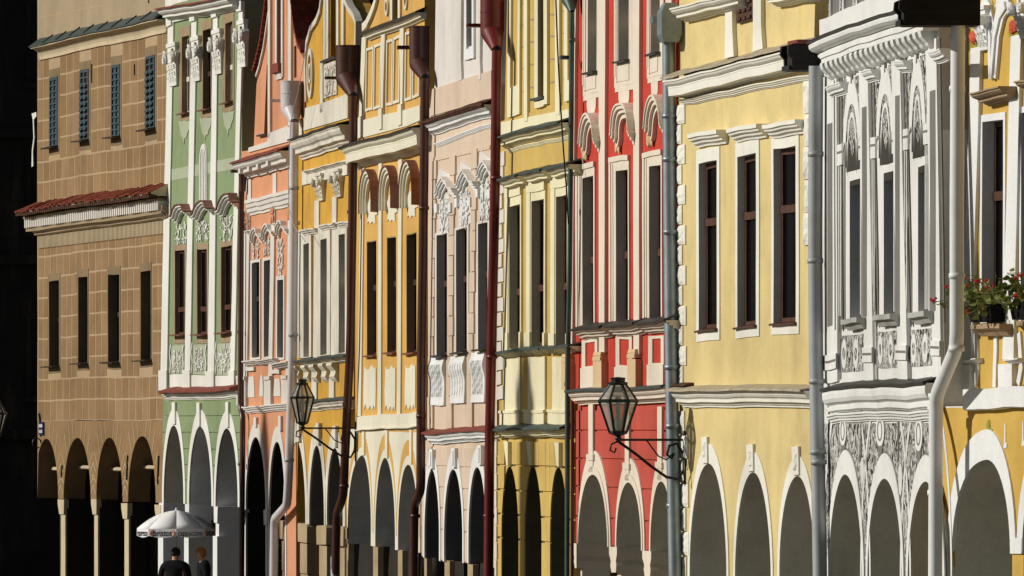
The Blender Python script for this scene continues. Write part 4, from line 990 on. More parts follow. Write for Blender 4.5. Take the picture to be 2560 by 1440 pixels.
# ================================================================== 7: straw-yellow house
def build_h7():
    h = house('h7', 'straw_yellow_house', 'straw-yellow house with cream window surrounds, quoins and a shadow band down its front', 1030)
    uR = h.u1; uL = h.U(1248)
    for (a, b, y0, y1, s) in [(497, 551, 1030, 305, (478, 556, 930, 312)), (608, 670, 1002, 292, (586, 676, 905, 302)), (731, 786, 975, 285, (708, 792, 878, 295))]:
        h.window(a, b, t_(y0), b_(y1), .09, (s[0], s[1], t_(s[2]), b_(s[3])), 'straw_cream', .07, 'wood_red', .4, True)
        q = h.quad(a - 7, b + 2, t_(y0 - 40), b_(y1)); 
        h.R('surround_moulding', s[0], a - 3, t_(s[2] + 20), b_(y1), .06, .1, 'straw_cream'); h.R('surround_moulding', s[0], s[1], t_(s[2]), t_(s[2] + 55), .06, .11, 'straw_cream')
        h.R('surround_foot', s[0] - 8, a - 1, b_(225), b_(y1 + 8), 0, .12, 'straw_cream'); h.R('surround_foot', b + 1, s[1] + 4, b_(225), b_(y1 + 5), 0, .12, 'straw_cream')
    A = [h.arch(446, 532, b_(893), b_(1250)), h.arch(562, 647, b_(893), b_(1250)), h.arch(689, 776, b_(890), b_(1250))]
    vled = h.Z(600, b_(735))[1]; vc = h.Z(600, t_(630))[1]
    h.wall('wall', [(uL, vled), (uR, vled), (uR, vc + .2), (uL, vc + .2)], -.5, 0, 'straw', h.holes)
    h.arcade_wall('arcade_wall', uL - .3, uR, vled, 0, -.55, -.03, 'straw')
    f = h.arcade_wall('facing', uL - .3, uR, vled - .1, 0.02, -.035, 0, 'straw')
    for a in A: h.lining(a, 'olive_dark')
    zc = [h.Z(600, b_(y))[1] for y in (890, 1016, 1141, 1264)]
    h.courses(f, zc, .03)
    for X in (465, 527, 546, 575, 632, 668, 688, 712):
        y1 = 888 if X in (465, 575, 712) else 888
        h.line('joint', h.Z(X, b_(772)), h.Z(X, b_(y1)), .02, -.01, .003, 'stone_brown')
    for X in (545, 668, 688): h.line('joint', h.Z(X, b_(894)), h.Z(X, b_(1010)), .02, -.01, .003, 'stone_brown')
    for X in (487, 599, 742):
        h.prism('keystone', [h.pts([(X + 3, b_(888)), (X + 11, b_(888)), (X + 11, b_(768)), (X - 11, b_(768))])], 0, .12, 'straw_cream', None, False)
    h.cornice('cornice', 410, t_(697), 795, t_(594), .2, 24, 'straw_cream', classic, 'sheet_green', uR, slope=.1)
    h.cornice('architrave', 470, t_(750), 795, t_(667), .05, 9, 'straw_cream', two_step, None, uR)
    for (x0, x1, yl, yr) in [(428, 526, 904, 882), (546, 646, 874, 850), (666, 782, 844, 818)]:
        h.cornice('window_hood', x0, t_(yl), x1, t_(yr), .22, 26, 'straw_cream', classic, 'sheet_green', None, slope=.1)
    for k in range(15):      # quoins
        y0 = lerp(t_(900), b_(560), k / 15) if k < 15 else 0; y1 = lerp(t_(900), b_(560), (k + 1) / 15)
        h.R('quoin', 440 - k * .5, (468 if k % 2 == 0 else 458) - k * .3, y0 + 2, y1 - 2, -.01, .06, 'pinkish_white')
    for k in range(8):
        y0 = lerp(b_(750), b_(1440), k / 8); y1 = lerp(b_(750), b_(1440), (k + 1) / 8)
        h.R('quoin', 420, 430 if k % 2 == 0 else 428, y0 + 2, y1 - 2, -.01, .05, 'pinkish_white')
    h.R('quoin', 444, 468, t_(760), t_(830), 0, .05, 'pinkish_white'); h.R('quoin', 444, 462, t_(835), t_(895), 0, .05, 'pinkish_white')
    for (x0, x1, yl, yr) in [(420, 556, 328, 314), (536, 640, 312, 304), (652, 790, 302, 288)]:
        h.cornice('sill_ledge', x0, b_(yl), x1, b_(yr), .16, 13, 'straw_cream', two_step, 'sheet_green', None, slope=.06)
    for (x0, x1, y0, y1, z1) in [(470, 551, 352, 614, 686), (590, 675, 346, 612, 682), (712, 795, 340, 606, 680)]:
        h.R('apron', x0, x1, b_(y0), b_(y1), 0, .07, 'straw_cream'); h.R('pedestal', x0 - 16, x1, b_(y1), b_(z1), 0, .1, 'straw_cream')
        h.R('pedestal_moulding', x0 - 18, x1 + 2, b_(y1), b_(y1 + 14), 0, .13, 'straw_cream')
    h.cornice('ledge', 384, b_(714), 790, b_(700), .17, 19, 'straw_cream', two_step, 'sheet_green', uR, slope=.1)
    # upper storey
    up = [(448, 690), (456, 610), (470, 0), (476, -120), (560, -330), (700, -360), (806, -360), (806, 590)]
    uw = [(636, 506), (665, 484), (665, -80), (636, -70)]
    h.prism('gable', [h.pts([(x, t_(y)) for x, y in up]), h.pts([(x, t_(y)) for x, y in uw])], -.45, -.02, 'straw', None, False)
    h.prism('window', [h.pts([(x, t_(y)) for x, y in uw])], -.4, -.3, 'glass_dark', None, False)
    h.R('window_surround', 619, 636, -50, t_(540), -.02, .05, 'straw_cream'); h.R('window_surround', 665, 682, -50, t_(522), -.02, .05, 'straw_cream'); h.R('window_apron', 636, 665, t_(504), t_(536), -.02, .05, 'straw_cream')
    h.R('sill', 612, 668, t_(488), t_(500), -.02, .14, 'sheet_green')
    for x0, x1, a, b in ((566, 583, 0, 0), (722, 744, 0, 0)): h.R('pilaster', x0, x1, -60, t_(612 if x0 < 600 else 570), -.02, .05, 'straw_cream')
    q = h.quad(486, 546, -50, t_(582), 480, 542); inn = [(q[0][0] + .3, q[0][1] + .45), (q[1][0] - .2, q[1][1] + .45), (q[2][0] - .2, q[2][1] - .1), (q[3][0] + .3, q[3][1] - .1)]
    h.ring('panel_frame', q, inn, -.02, .04, 'straw_cream')
    q = h.quad(766, 806, -50, t_(500)); inn = [(q[0][0] + .3, q[0][1] + .3), (q[1][0] - .1, q[1][1] + .3), (q[2][0] - .1, q[2][1] - .1), (q[3][0] + .3, q[3][1] - .1)]
    h.ring('panel_frame', q, inn, -.02, .04, 'straw_cream')
    for x0, x1, ys in ((546, 566, (18, 128, 236, 345, 460)), (586, 618, (100, 212, 325, 440)), (684, 721, (72, 180, 294, 410)), (748, 766, (50, 160, 270, 385))):
        for y in ys: h.line('joint', h.Z(x0, t_(y + 3)), h.Z(x1, t_(y - 3)), .025, -.03, -.015, 'stone_brown')
    h.prism('gable_base', [h.pts([(446, t_(682)), (800, t_(592)), (800, t_(540)), (446, t_(614))])], -.05, .03, 'straw_cream', None, False)
    h.backing(h.Z(600, b_(780))[1], vc + .3, vc + 4.5, 10.0, 'side_wall', 'tile_dark', 'shade_black', uL=uL + .1)
    return h
H7 = build_h7()

# ================================================================== 8: red house
def build_h8():
    h = house('h8', 'red_house', 'bright red house with bone-white pilasters, arched pediments and three arches', 1400)
    uR = h.u1; uL = .02
    for (a, b, y0, y1, s) in [(120, 175, 890, 196, (90, 181, 822, 200)), (288, 348, 850, 182, (257, 353, 780, 186)), (454, 512, 826, 168, (425, 518, 752, 172))]:
        h.window(a, b, t_(y0), b_(y1), .105, (s[0], s[1], t_(s[2]), b_(s[3])), 'bone', .05, 'wood_red', .45, True)
        h.R('surround_moulding', s[0], s[0] + 8, t_(s[2] + 26), b_(y1), .04, .08, 'bone'); h.R('surround_moulding', s[0] + 13, s[0] + 18, t_(s[2] + 40), b_(y1), .04, .07, 'bone')
        h.R('surround_moulding', s[0], s[1], t_(s[2]), t_(s[2] + 26), .04, .09, 'bone')
    for (a, b, y1, s) in [(145, 190, 366, (120, 214, 500)), (298, 351, 304, (278, 380, 455)), (461, 506, 264, (442, 524, 408))]:
        h.window(a, b, -50, t_(y1), .2, (s[0], s[1], -70, t_(s[2] - 28)), 'bone', .04, 'wood_pale', .5, True, 'sheet_dark', .1)
        for k, (ix, iy) in enumerate(((4, 70), (12, 40))):
            h.R('surround_moulding', s[0] + ix, s[0] + ix + 5, -65, t_(s[2] - iy), .035, .07, 'bone')
        h.R('apron', s[0] + 4, s[1] - 6, t_(s[2] - 30), t_(s[2] - 2), 0, .04, 'bone'); h.R('apron_panel', s[0] + 18, s[1] - 26, t_(y1 + 14), t_(s[2] - 50), .03, .06, 'bone')
        x0, x1 = s[0] + 20, s[1] - 28; q = h.quad(x0, x1, t_(s[2] - 14), t_(s[2] + 84)); (ua, va), (ub, vb) = q[0], q[2]
        h.prism('apron_tongue', [[(ua, vb), (ua, lerp(va, vb, .6))] + [(lerp(ua, ub, .5) - (ub - ua) / 2 * math.cos(t), lerp(va, vb, .6) - (vb - va) * .6 * math.sin(t)) for t in [math.pi * k / 10 for k in range(1, 10)]] + [(ub, lerp(va, vb, .6)), (ub, vb)]], 0, .035, 'bone', None, False)
    A = [h.arch(102, 248, b_(938), b_(1285)), h.arch(293, 418, b_(970), b_(1290)), h.arch(464, 572, b_(962), b_(1290))]
    vled = h.Z(300, b_(575))[1]; vt = 15.0; vb = h.Z(280, b_(1296))[1]
    h.wall('wall', [(uL, vled), (uR, vled), (uR, vt), (uL, vt)], -.5, 0, 'red', h.holes)
    h.arcade_wall('arcade_wall', uL + .2, uR, vled, vb, -.55, -.025, 'red_faded', .01)
    f = h.arcade_wall('facing', uL + .2, uR, vled - .1, vb + .02, -.03, 0, 'red_faded', .04)
    h.courses(f, [h.Z(300, b_(y))[1] for y in (713, 857, 1000, 1155)], .025)
    for a in A: h.trim(a, .16, .34, -.02, .04, 'bone', vb=vb); h.lining(a, 'soffit_grey', vb)
    for a in A: h.trim(a, .07, .12, .035, .07, 'bone', 'trim_roll', vb=vb)
    for x0, x1, y1 in ((153, 175, 925), (335, 355, 962), (498, 520, 955)):
        k = h.R('keystone_strip', x0, x1, b_(588), b_(y1), 0, .07, 'bone'); h.R('strip_knot', x0 - 6, x1 + 5, b_(y1 - 88), b_(y1 - 58), .0, .1, 'bone', k)
    for X0, X1 in ((80, 98), (262, 292), (430, 464)):
        u0 = h.Z(X0, b_(1330))[0]; u1 = h.Z(X1, b_(1330))[0]
        p = h.cbox('pillar', u0 + .1, u1 - .05, -.46, -.05, 0, vb - .3, 'bone')
        h.prism('capital', [[(u0 + .08, vb - .36), (u1 - .04, vb - .36), (u1, vb - .26), (u1 - .04, vb - .2), (u1 + .04, vb - .1), (u1 + .04, vb), (u0 - .1, vb), (u0 - .1, vb - .1), (u0 + .04, vb - .2), (u0, vb - .26)]], -.6, .06, 'bone', p, False)
    for (a, b, a2, b2) in [(74, 97, 55, 76), (212, 244, 210, 238), (384, 414, 384, 412), (545, 575, 545, 575)]:
        p = h.R('pilaster', a, b, -80, b_(325), -.01, .1, 'bone', None, a2, b2)
    for x0, x1, y0, y1 in ((38, 76, 330, 512), (197, 240, 320, 508), (370, 412, 306, 500)):
        p = h.R('pedestal', x0, x1, b_(y0 + 44), b_(y1), 0, .2, 'bone_tan')
        q = h.quad(x0 + 2, x1 - 2, b_(y0), b_(y0 + 44)); (ua, va), (ub, vb2) = q[0], q[2]; mb = MB()
        zs = [(.11, va), (.11, va + .05), (.06, va + .1), (.055, vb2 - .1), (.105, vb2 - .05), (.09, vb2)]
        for (p0, z0), (p1, z1) in zip(zs, zs[1:]):
            e0, e1 = (.11 - p0) * 1.2, (.11 - p1) * 1.2
            mb.add([(ua + e0, 0, z0), (ub - e0, 0, z0), (ub - e0, -p0, z0), (ua + e0, -p0, z0), (ua + e1, 0, z1), (ub - e1, 0, z1), (ub - e1, -p1, z1), (ua + e1, -p1, z1)], [(3, 2, 6, 7), (0, 3, 7, 4), (1, 5, 6, 2), (0, 1, 2, 3), (4, 7, 6, 5)])
        mb.build('pedestal_neck', 'bone_tan', p)
    # pediments
    for i, (x0, x1, yt, yb) in enumerate([(92, 160, 640, 780), (250, 334, 586, 740), (418, 492, 545, 700)]):
        P = .16; ua = h.Z(x0, t_(yb), P)[0]; ub = h.Z(x1, t_(yb), P)[0]; um = (ua + ub) / 2
        va = h.Z(x0, t_(yb), P)[1]; vt2 = h.Z((x0 + x1) / 2, t_(yt), P)[1]; w = (ub - ua) / 2
        if i != 1:
            arc = [(um - w * .72 * math.cos(t), va + .12 + (vt2 - va - .12) * math.sin(t)) for t in [math.pi * k / 14 for k in range(15)]]
        else:
            arc = [(um - w * .72 * math.copysign(abs(math.cos(t)) ** .55, math.cos(t)), va + .12 + (vt2 - va - .12) * math.sin(t) ** .7) for t in [math.pi * k / 14 for k in range(15)]]
        h.hood([(ua, va)] + [(um - w * .86, va + .03)] + arc + [(um + w * .86, va + .03), (ub, va)], 'bone', .14, 'bone', .07)
        h.scrolls('shell_ornament', x0 + (x1 - x0) * .38, x0 + (x1 - x0) * .8, t_(yt + 40), t_(yb + 20), .06, 'bone_tan', 90 + i, 3, .04)
    for (x0, x1, yl, yr) in [(62, 205, 215, 196), (226, 372, 196, 176), (384, 530, 178, 164)]:
        h.cornice('sill_ledge', x0, b_(yl), x1, b_(yr), .2, 24, 'bone', two_step, 'sheet_dark', None, slope=.1)
    for (x0, x1, y0, y1, z1) in [(110, 192, 262, 402, 508), (280, 365, 242, 394, 502), (443, 524, 236, 380, 494)]:
        q = h.quad(x0 + 4, x1, b_(y0), b_(y1)); inn = [(q[0][0] + .28, q[0][1] + .02), (q[1][0] - .2, q[1][1] + .02), (q[2][0] - .2, q[2][1] - .04), (q[3][0] + .28, q[3][1] - .04)]
        h.ring('panel_frame', q, inn, 0, .04, 'bone'); h.R('plinth_panel', x0, x1, b_(y1), b_(z1), 0, .06, 'bone')
    h.cornice('ledge', 36, b_(520), 530, b_(492), .2, 35, 'bone', classic, 'sheet_green', uR, slope=.05)
    h.backing(h.Z(300, b_(800))[1], vt - .4, vt + 3.5, 10.0, 'side_wall', 'tile_dark', 'side_wall', uL=.25)
    return h
H8 = build_h8()

# ================================================================== 9: butter-yellow house
def rough_block(h, name, q, P, mat, seed, parent=None):
    """rough-dressed stone: small grid pushed in and out"""
    rnd = random.Random(seed); (ua, va), (ub, vb) = q[0], q[2]; nx, nz = 4, 6; vs = []
    for j in range(nz + 1):
        for i in range(nx + 1):
            e = i in (0, nx) or j in (0, nz)
            vs.append((lerp(ua, ub, i / nx), -(P * .55 if e else P * rnd.uniform(.75, 1.35)), lerp(va, vb, j / nz)))
    fs = [(j * (nx + 1) + i, j * (nx + 1) + i + 1, (j + 1) * (nx + 1) + i + 1, (j + 1) * (nx + 1) + i) for j in range(nz) for i in range(nx)]
    k = len(vs); vs += [(ua, .01, va), (ub, .01, va), (ub, .01, vb), (ua, .01, vb)]
    c = [0, nx, (nz + 1) * (nx + 1) - 1, nz * (nx + 1)]
    fs += [(c[0], k, k + 3) + tuple(j * (nx + 1) for j in range(nz, 0, -1)), (c[1],) + tuple(j * (nx + 1) + nx for j in range(1, nz + 1)) + (k + 2, k + 1),
           (k, k + 1) + tuple(range(nx, -1, -1)), (k + 2, k + 3) + tuple(nz * (nx + 1) + i for i in range(nx + 1))]
    return link_mesh(name, vs, fs, mat, parent or h.root, recalc=False)
def build_h9():
    h = house('h9', 'butter_yellow_house', 'pale butter-yellow house with plain white window surrounds and rough white quoins', 1640)
    uR = h.u1; uL = .02
    for (a, b, y0, y1, s, tr) in [(218, 308, 805, 205, (205, 321, 738, 260), .645), (411, 504, 776, 193, (401, 519, 706, 248), .65), (592, 703, 742, 180, (581, 718, 690, 235), .655)]:
        h.window(a, b, t_(y0), b_(y1), .085, (s[0], s[1], t_(s[2]), b_(s[3])), 'butter_white', .03, 'wood_red', tr, False, 'wood_red', .06, fw=.07)
    for (x0, x1, yl, yr) in [(155, 300, 664, 647), (351, 500, 641, 624), (529, 694, 628, 600)]:
        h.cornice('window_hood', x0, t_(yl), x1, t_(yr), .17, 34, 'butter_white', lambda P, H: [(0, 0), (P, 0), (P, -.3 * H), (.85 * P, -.34 * H), (.8 * P, -.5 * H), (.55 * P, -.6 * H), (.5 * P, -.75 * H), (.25 * P, -.85 * H), (.2 * P, -H), (0, -H)], None, None)
    A = [h.arch(173, 358, b_(873), b_(1450)), h.arch(400, 579, b_(925), b_(1450)), h.arch(622, 800, b_(945), b_(1450))]
    vled = h.Z(400, b_(600))[1]; vc = h.Z(400, t_(350))[1]
    h.wall('wall', [(uL, vled), (uR, vled), (uR, vc + .1), (uL, vc + .1)], -.5, 0, 'butter', h.holes)
    h.arcade_wall('arcade_wall', uL, uR, vled, 0, -.6, -.002, 'butter', .01)
    for a in A: h.trim(a, .1, .26, -.02, .025, 'butter_white'); h.lining(a, 'soffit_grey')
    for i, (x0, x1, y0, y1) in enumerate(((237, 266, 740, 870), (464, 497, 786, 920), (690, 724, 798, 940))):
        q = h.quad(x0, x1, b_(y0), b_(y1), x0 + 6, x1 + 2)
        k = h.prism('keystone', [q], 0, .07, 'butter_white', None, False); rough_block(h, 'rough_face', [(q[0][0] + .05, q[0][1] + .05), None, (q[2][0] - .05, q[2][1] - .05)], .045, 'butter_white', i, k)
    for k in range(14):
        y0 = lerp(t_(522), b_(490), k / 14); y1 = lerp(t_(522), b_(490), (k + 1) / 14); wide = k % 2 == 0; sh = k * .6
        rough_block(h, 'quoin', h.quad(105 + sh, (148 if wide else 131) + sh, y0 + 1.5, y1 - 1.5), .032, 'butter_white', k)
    for k in range(7):
        y0 = lerp(b_(612), b_(1460), k / 7); y1 = lerp(b_(612), b_(1460), (k + 1) / 7); wide = k % 2 == 1; sh = 13 + k * 1.5
        rough_block(h, 'quoin', h.quad(105 + sh, (148 if wide else 133) + sh, y0 + 1.5, y1 - 1.5), .032, 'butter_white', 30 + k)
    for k in range(5): rough_block(h, 'quoin', h.quad(746 + (k % 2) * 6, 790, t_(405 + 165 * k), t_(565 + 165 * k)), .05, 'butter_white', 50 + k)
    h.cornice('cornice', 32, t_(402), 770, t_(232), .3, 44, 'butter_white', slab, None, uR)
    a = h.Z(26, t_(394), .31); b = h.Z(640, t_(256), .31); k = (b[1] - a[1]) / (b[0] - a[0]); n = 7; L = uR - a[0]
    for i in range(n):
        u0 = a[0] + L * i / n; u1 = u0 + L / n - .01; j = random.uniform(0, .012)
        h.sweep('roof_sheet', (u0, a[1] + k * (u0 - a[0]) + j), (u1, a[1] + k * (u1 - a[0]) + j), [(-.03, .15), (.33, .02), (.33, -.004), (-.03, .1)], 'sheet_dusty', None, 3)
    h.cornice('architrave', 110, t_(495), 770, t_(373), .09, 14, 'butter_white', two_step, None, uR)
    h.cornice('ledge', 70, b_(507), 770, b_(514), .2, 43, 'butter_white', classic, 'sheet_dusty', uR, slope=.07, over=.06)
    h.sweep('leaf_litter', (h.Z(120, b_(495))[0], h.Z(120, b_(495))[1] + .02), (h.Z(190, b_(495))[0], h.Z(120, b_(495))[1] + .02), [(.0, .05), (.1, .03), (.16, .0), (0, 0)], 'tile_dark', None, 5)
    # upper storey
    h.prism('gable', [h.pts([(106, t_(420)), (110, t_(60)), (110, t_(-420)), (800, t_(-420)), (790, t_(0)), (780, t_(320))])], -.45, -.02, 'butter', None, False)
    h.cornice('upper_cornice', 66, t_(36), 372, t_(-32), .25, 34, 'butter_white', classic, None, None)
    h.cornice('upper_cornice', 520, t_(-30), 800, t_(-80), .25, 34, 'butter_white', classic, None, uR)
    for x0, x1, y1 in ((361, 400, 290), (500, 544, 262)):
        h.prism('pilaster', [h.pts([(x0 - 2, t_(y1)), (x1 + 4, t_(y1 - 12)), (x1 - 4, t_(130)), (x1 - 6, t_(-300)), (x0, t_(-300)), (x0, t_(130))])], -.02, .08, 'butter_white', None, False)
    q = h.quad(414, 494, -70, t_(108)); (ua, va), (ub, vb) = q[0], q[2]
    w = h.prism('shutter', [q], -.02, .05, 'wood_red', None, False)
    for i in range(3):
        for j in range(6):
            x0 = lerp(ua, ub, .08 + .31 * i); z0 = lerp(va, vb, .04 + .16 * j)
            h.prism('louvre', [rectm(x0, x0 + (ub - ua) * .22, z0, z0 + (vb - va) * .06)], .05, .1, 'wood_red', w, False)
    h.backing(h.Z(450, b_(760))[1], vc + 2.2, vc + 5.5, 10.0, 'side_wall', 'tile_dark', 'side_wall')
    return h
H9 = build_h9()

# ================================================================== 10: sgraffito house
def build_h10():
    h = house('h10', 'sgraffito_house', 'white and grey house covered in black scratched scrollwork above three arches', 1980)
    uR = h.u1; uL = .02
    for (a, b, y0, y1, s) in [(292, 352, 900, 158, (272, 354, 856, 162)), (462, 519, 862, 138, (440, 522, 822, 142)), (634, 686, 822, 118, (606, 689, 780, 122))]:
        h.window(a, b, t_(y0), b_(y1), .3, (s[0], s[1], t_(s[2]), b_(s[3])), 'sg_white', .02, 'wood_dark', .55, True)
    for (x0, x1, y0, y1) in [(246, 348, 160, 214), (406, 514, 138, 194), (582, 684, 120, 178)]:
        a = h.Z(x0, b_(y0), .14); b = h.Z(x1 - 22, b_(y0), .14); b = (b[0], a[1]); H = (y1 - y0) / 2 / h.sc(x0)
        h.sweep('sill', a, b, [(-.3, 0), (.15, 0), (.15, -.45 * H), (.1, -.55 * H), (.06, -H), (-.02, -H)], 'stone_grey', None, 3)
    A = [h.arch(190, 357, b_(935), b_(1460)), h.arch(383, 556, b_(955), b_(1470)), h.arch(585, 760, b_(965), b_(1470))]
    vled = h.Z(430, b_(600))[1]; vc = h.Z(430, t_(150))[1]
    h.wall('wall', [(uL, vled), (uR, vled), (uR, vc + .4), (uL, vc + .4)], -.5, 0, 'sg_white', h.holes)
    h.arcade_wall('arcade_wall', uL + .1, uR, vled, 0, -.6, -.006, 'sg_white', .01)
    f = h.arcade_wall('scrollwork_field', uL + .15, uR, h.Z(430, b_(672))[1], .05, -.01, .002, 'scroll_small', .02, None)
    for i, a in enumerate(A):
        h.trim(a, .13, .3, -.02, .03, 'sg_white'); h.lining(a, 'soffit_grey'); h.trim(a, .155, .325, -.01, .008, 'sg_grey', 'trim_grey_line', inset=.02)  # grey decorative line around the white arch trim
        h.trim(a, .6, 1.22, .0, .014, 'sg_white', 'painted_band', vb=a['vsp'] - .1, inset=.5, inset_top=1.13)
    for x0, x1, y0, y1 in ((243, 276, 648, 888), (424, 466, 644, 895), (620, 658, 644, 918)):
        q = h.quad(x0, x1, b_(y0), b_(y1)); um = (q[0][0] + q[1][0]) / 2; w = (q[1][0] - q[0][0]) / 2
        c = h.prism('cartouche', [h.oval(um, lerp(q[0][1], q[2][1], .4), q[2][1], w)], 0, .03, 'sg_white', None, False)
        h.prism('cartouche_ring', [h.oval(um, lerp(q[0][1], q[2][1], .5), lerp(q[0][1], q[2][1], .92), w * .6), h.oval(um, lerp(q[0][1], q[2][1], .54), lerp(q[0][1], q[2][1], .88), w * .42)], .02, .036, 'sg_grey', c, False)
        h.prism('cartouche_drop', [[(um - w * .8, lerp(q[0][1], q[2][1], .48)), (um - w * .3, q[0][1] + .12), (um, q[0][1]), (um + w * .3, q[0][1] + .12), (um + w * .8, lerp(q[0][1], q[2][1], .48))]], 0, .026, 'sg_grey', c, False)
    for X, y0, y1 in ((355, 850, 985), (545, 880, 1040)):
        q = h.quad(X - 9, X + 9, b_(y0), b_(y1)); um = (q[0][0] + q[1][0]) / 2
        h.prism('cartouche', [h.oval(um, q[0][1], q[2][1], (q[1][0] - q[0][0]) / 2)], 0, .02, 'sg_white', None, False)
    for X, y0 in ((348, 610), (534, 610)): h.R('painted_spike', X - 3, X + 3, b_(y0), b_(y0 + 260), 0, .02, 'sg_grey')
    # pilasters
    for (x0, x1, xb0, xb1, y0, g) in [(168, 234, 170, 238, 370, (190, 214, 612, 185)), (345, 390, 374, 418, 300, (364, 386, 542, 150)), (508, 550, 541, 590, 245, (530, 551, 478, 150)), (681, 734, 716, 758, 195, (704, 731, 450, 112))]:
        p = h.R('pilaster', x0, x1, t_(y0), b_(470), .0, .06, 'sg_white', None, xb0, xb1)
        h.R('pilaster_panel', g[0], g[1], t_(g[2]), b_(g[3]), .06, .07, 'sg_grey', p)
        h.cornice('pilaster_cap', x0 - 3, t_(y0 + 62 + (0 if x0 < 200 else 0)), x1 + 2, t_(y0 + 62 - (x1 - x0) * .33), .12, 30, 'sg_white', classic)
        h.R('pilaster_base', xb0 - 2, xb1 + 2, b_(330 - (xb0 - 170) * .13), b_(405 - (xb0 - 170) * .13), .06, .11, 'sg_white', p)
        h.R('base_grey_line', xb0, xb1, b_(358 - (xb0 - 170) * .13), b_(370 - (xb0 - 170) * .13), .11, .118, 'sg_grey', p)  # grey painted line across the pilaster base
    for (x0, x1, xb) in ((236, 244, 240), (392, 402, 424), (552, 562, 592), (738, 744, 760)): h.R('grey_strip', x0, x1, t_(360 - (x0 - 236) * .33), b_(462), .0, .012, 'sg_grey', None, xb, xb + 8)
    for (x0, xb) in ((160, 160), (238, 240), (252, 256), (340, 366), (396, 424), (412, 436), (502, 534), (556, 594), (572, 606), (675, 708), (742, 764)):
        h.R('painted_line', x0, x0 + 3.5, t_(372 - (x0 - 168) * .33), b_(225 - (x0 - 168) * .1), .0, .016, 'sg_dark', None, xb, xb + 3.5)
    for (x0, w, xb) in ((244, 7, 247), (262, 6, 262), (352, 6, 372), (404, 7, 430), (516, 6, 538), (564, 7, 600), (690, 6, 712), (180, 5, 182), (222, 5, 226)):
        h.R('painted_line', x0, x0 + w, t_(420 - (x0 - 168) * .33), b_(215 - (x0 - 168) * .1), .0, .014 if not 168 < x0 < 234 else .07, 'sg_grey', None, xb, xb + w)
    # painted arched crowns over the windows
    for i, (xc, w, yo, yb, ow, oy0, oy1) in enumerate([(305, 45, 398, 704, 31, 470, 786), (472, 45, 340, 672, 31, 436, 746), (632, 42, 288, 622, 29, 376, 708)]):
        for x0, x1, y0, y1 in ((xc - 68, xc - w + 14, yo + 5, yb - 18), (xc + 10, xc + 54, yo - 20, yb - 58)):
            h.R('scrollwork_panel', x0, x1, t_(y0), t_(y1), .0, .01, 'scroll_small')
        q = h.quad(xc - w, xc + w, t_(yo), t_(yb)); (ua, va), (ub, vb) = q[0], q[2]; um = (ua + ub) / 2
        c1 = h.arch_curve(ua, ub, vb, vb - .95, va, e=2.0); c2 = h.arch_curve(ua + .2, ub - .2, vb - .3, vb - 1.05, va, e=2.1)
        n0 = h.prism('painted_niche', [c1 + c2[::-1]], .0, .035, 'sg_white', None, False)
        c3 = h.arch_curve(ua + .29, ub - .29, vb - .4, vb - 1.1, va, e=2.1); c4 = h.arch_curve(ua + .36, ub - .36, vb - .46, vb - 1.15, va, e=2.1)
        h.prism('niche_line', [c3 + c4[::-1]], .0, .03, 'sg_white', n0, False)
        h.prism('niche_field', [h.arch_curve(ua + .2, ub - .2, vb - .3, vb - 1.05, va - .55, e=2.1)], .0, .008, 'sg_dark', n0, False)
        x0, x1, y0, y1 = [(274, 353, 748, 856), (441, 521, 718, 822), (606, 687, 684, 780)][i]
        h.R('tympanum', x0, x1, t_(y0), t_(y1), .0, .011, 'sg_dark', n0)
        h.line('finial', (um, vb - .05), (um, vb + .35), .1, .0, .04, 'sg_grey', n0)
        q = h.quad(xc - ow + 2, xc + ow, t_(oy0), t_(oy1)); um = (q[0][0] + q[1][0]) / 2; w2 = (q[1][0] - q[0][0]) / 2; z0, z1 = q[0][1], q[2][1]
        h.prism('painted_mask', [[(um, z0), (um + .25 * w2, lerp(z0, z1, .1)), (um + .4 * w2, lerp(z0, z1, .22)), (um + .85 * w2, lerp(z0, z1, .38)), (um + w2, lerp(z0, z1, .6)), (um + .85 * w2, lerp(z0, z1, .82)), (um + .4 * w2, lerp(z0, z1, .97)), (um, z1), (um - .4 * w2, lerp(z0, z1, .97)), (um - .85 * w2, lerp(z0, z1, .82)), (um - w2, lerp(z0, z1, .6)), (um - .85 * w2, lerp(z0, z1, .38)), (um - .4 * w2, lerp(z0, z1, .22)), (um - .25 * w2, lerp(z0, z1, .1))]], .008, .018, 'scroll_fine', n0, False)
        for X in (xc - w - 14, xc + w + 4):      # little capitals and jamb colonnettes
            k = 1 if X < xc else 0
            yj = yb + 20 - (0 if k else 28)
            h.R('colonnette_capital', X - 12, X + 12, t_(yj), t_(yj + 105), .0, .05, 'sg_white', n0)
            h.R('capital_line', X - 12, X + 12, t_(yj + 34), t_(yj + 46), .05, .055, 'sg_grey', n0)
            for dx in (-6, 3): h.R('colonnette', X + dx, X + dx + 3.5, t_(yj + 110), b_(140 - (xc - 303) * .12), .0, .04, 'sg_white', n0)
            h.R('colonnette_scroll_line', X - 1.5, X + 2, t_(yj + 110), b_(140 - (xc - 303) * .12), .0, .02, 'scroll_fine', n0)  # scrollwork strip between the paired colonnettes
    for x0, x1, y0, y1 in ((242, 370, 236, 420), (426, 540, 218, 402), (590, 716, 200, 386)):
        p = h.R('scrollwork_panel', x0, x1, b_(y0), b_(y1), 0, .012, 'scroll_small')
        for t in (.06, .52): 
            q = h.quad(lerp(x0, x1, t), lerp(x0, x1, t + .2), b_(y0 + 20), b_(y1 - 15)); um = (q[0][0] + q[1][0]) / 2; w2 = (q[1][0] - q[0][0]) / 2
            h.prism('painted_oval', [h.oval(um, q[0][1], q[2][1], w2), h.oval(um, q[0][1] + .1, q[2][1] - .1, w2 * .6)], .012, .02, 'sg_white', p, False)
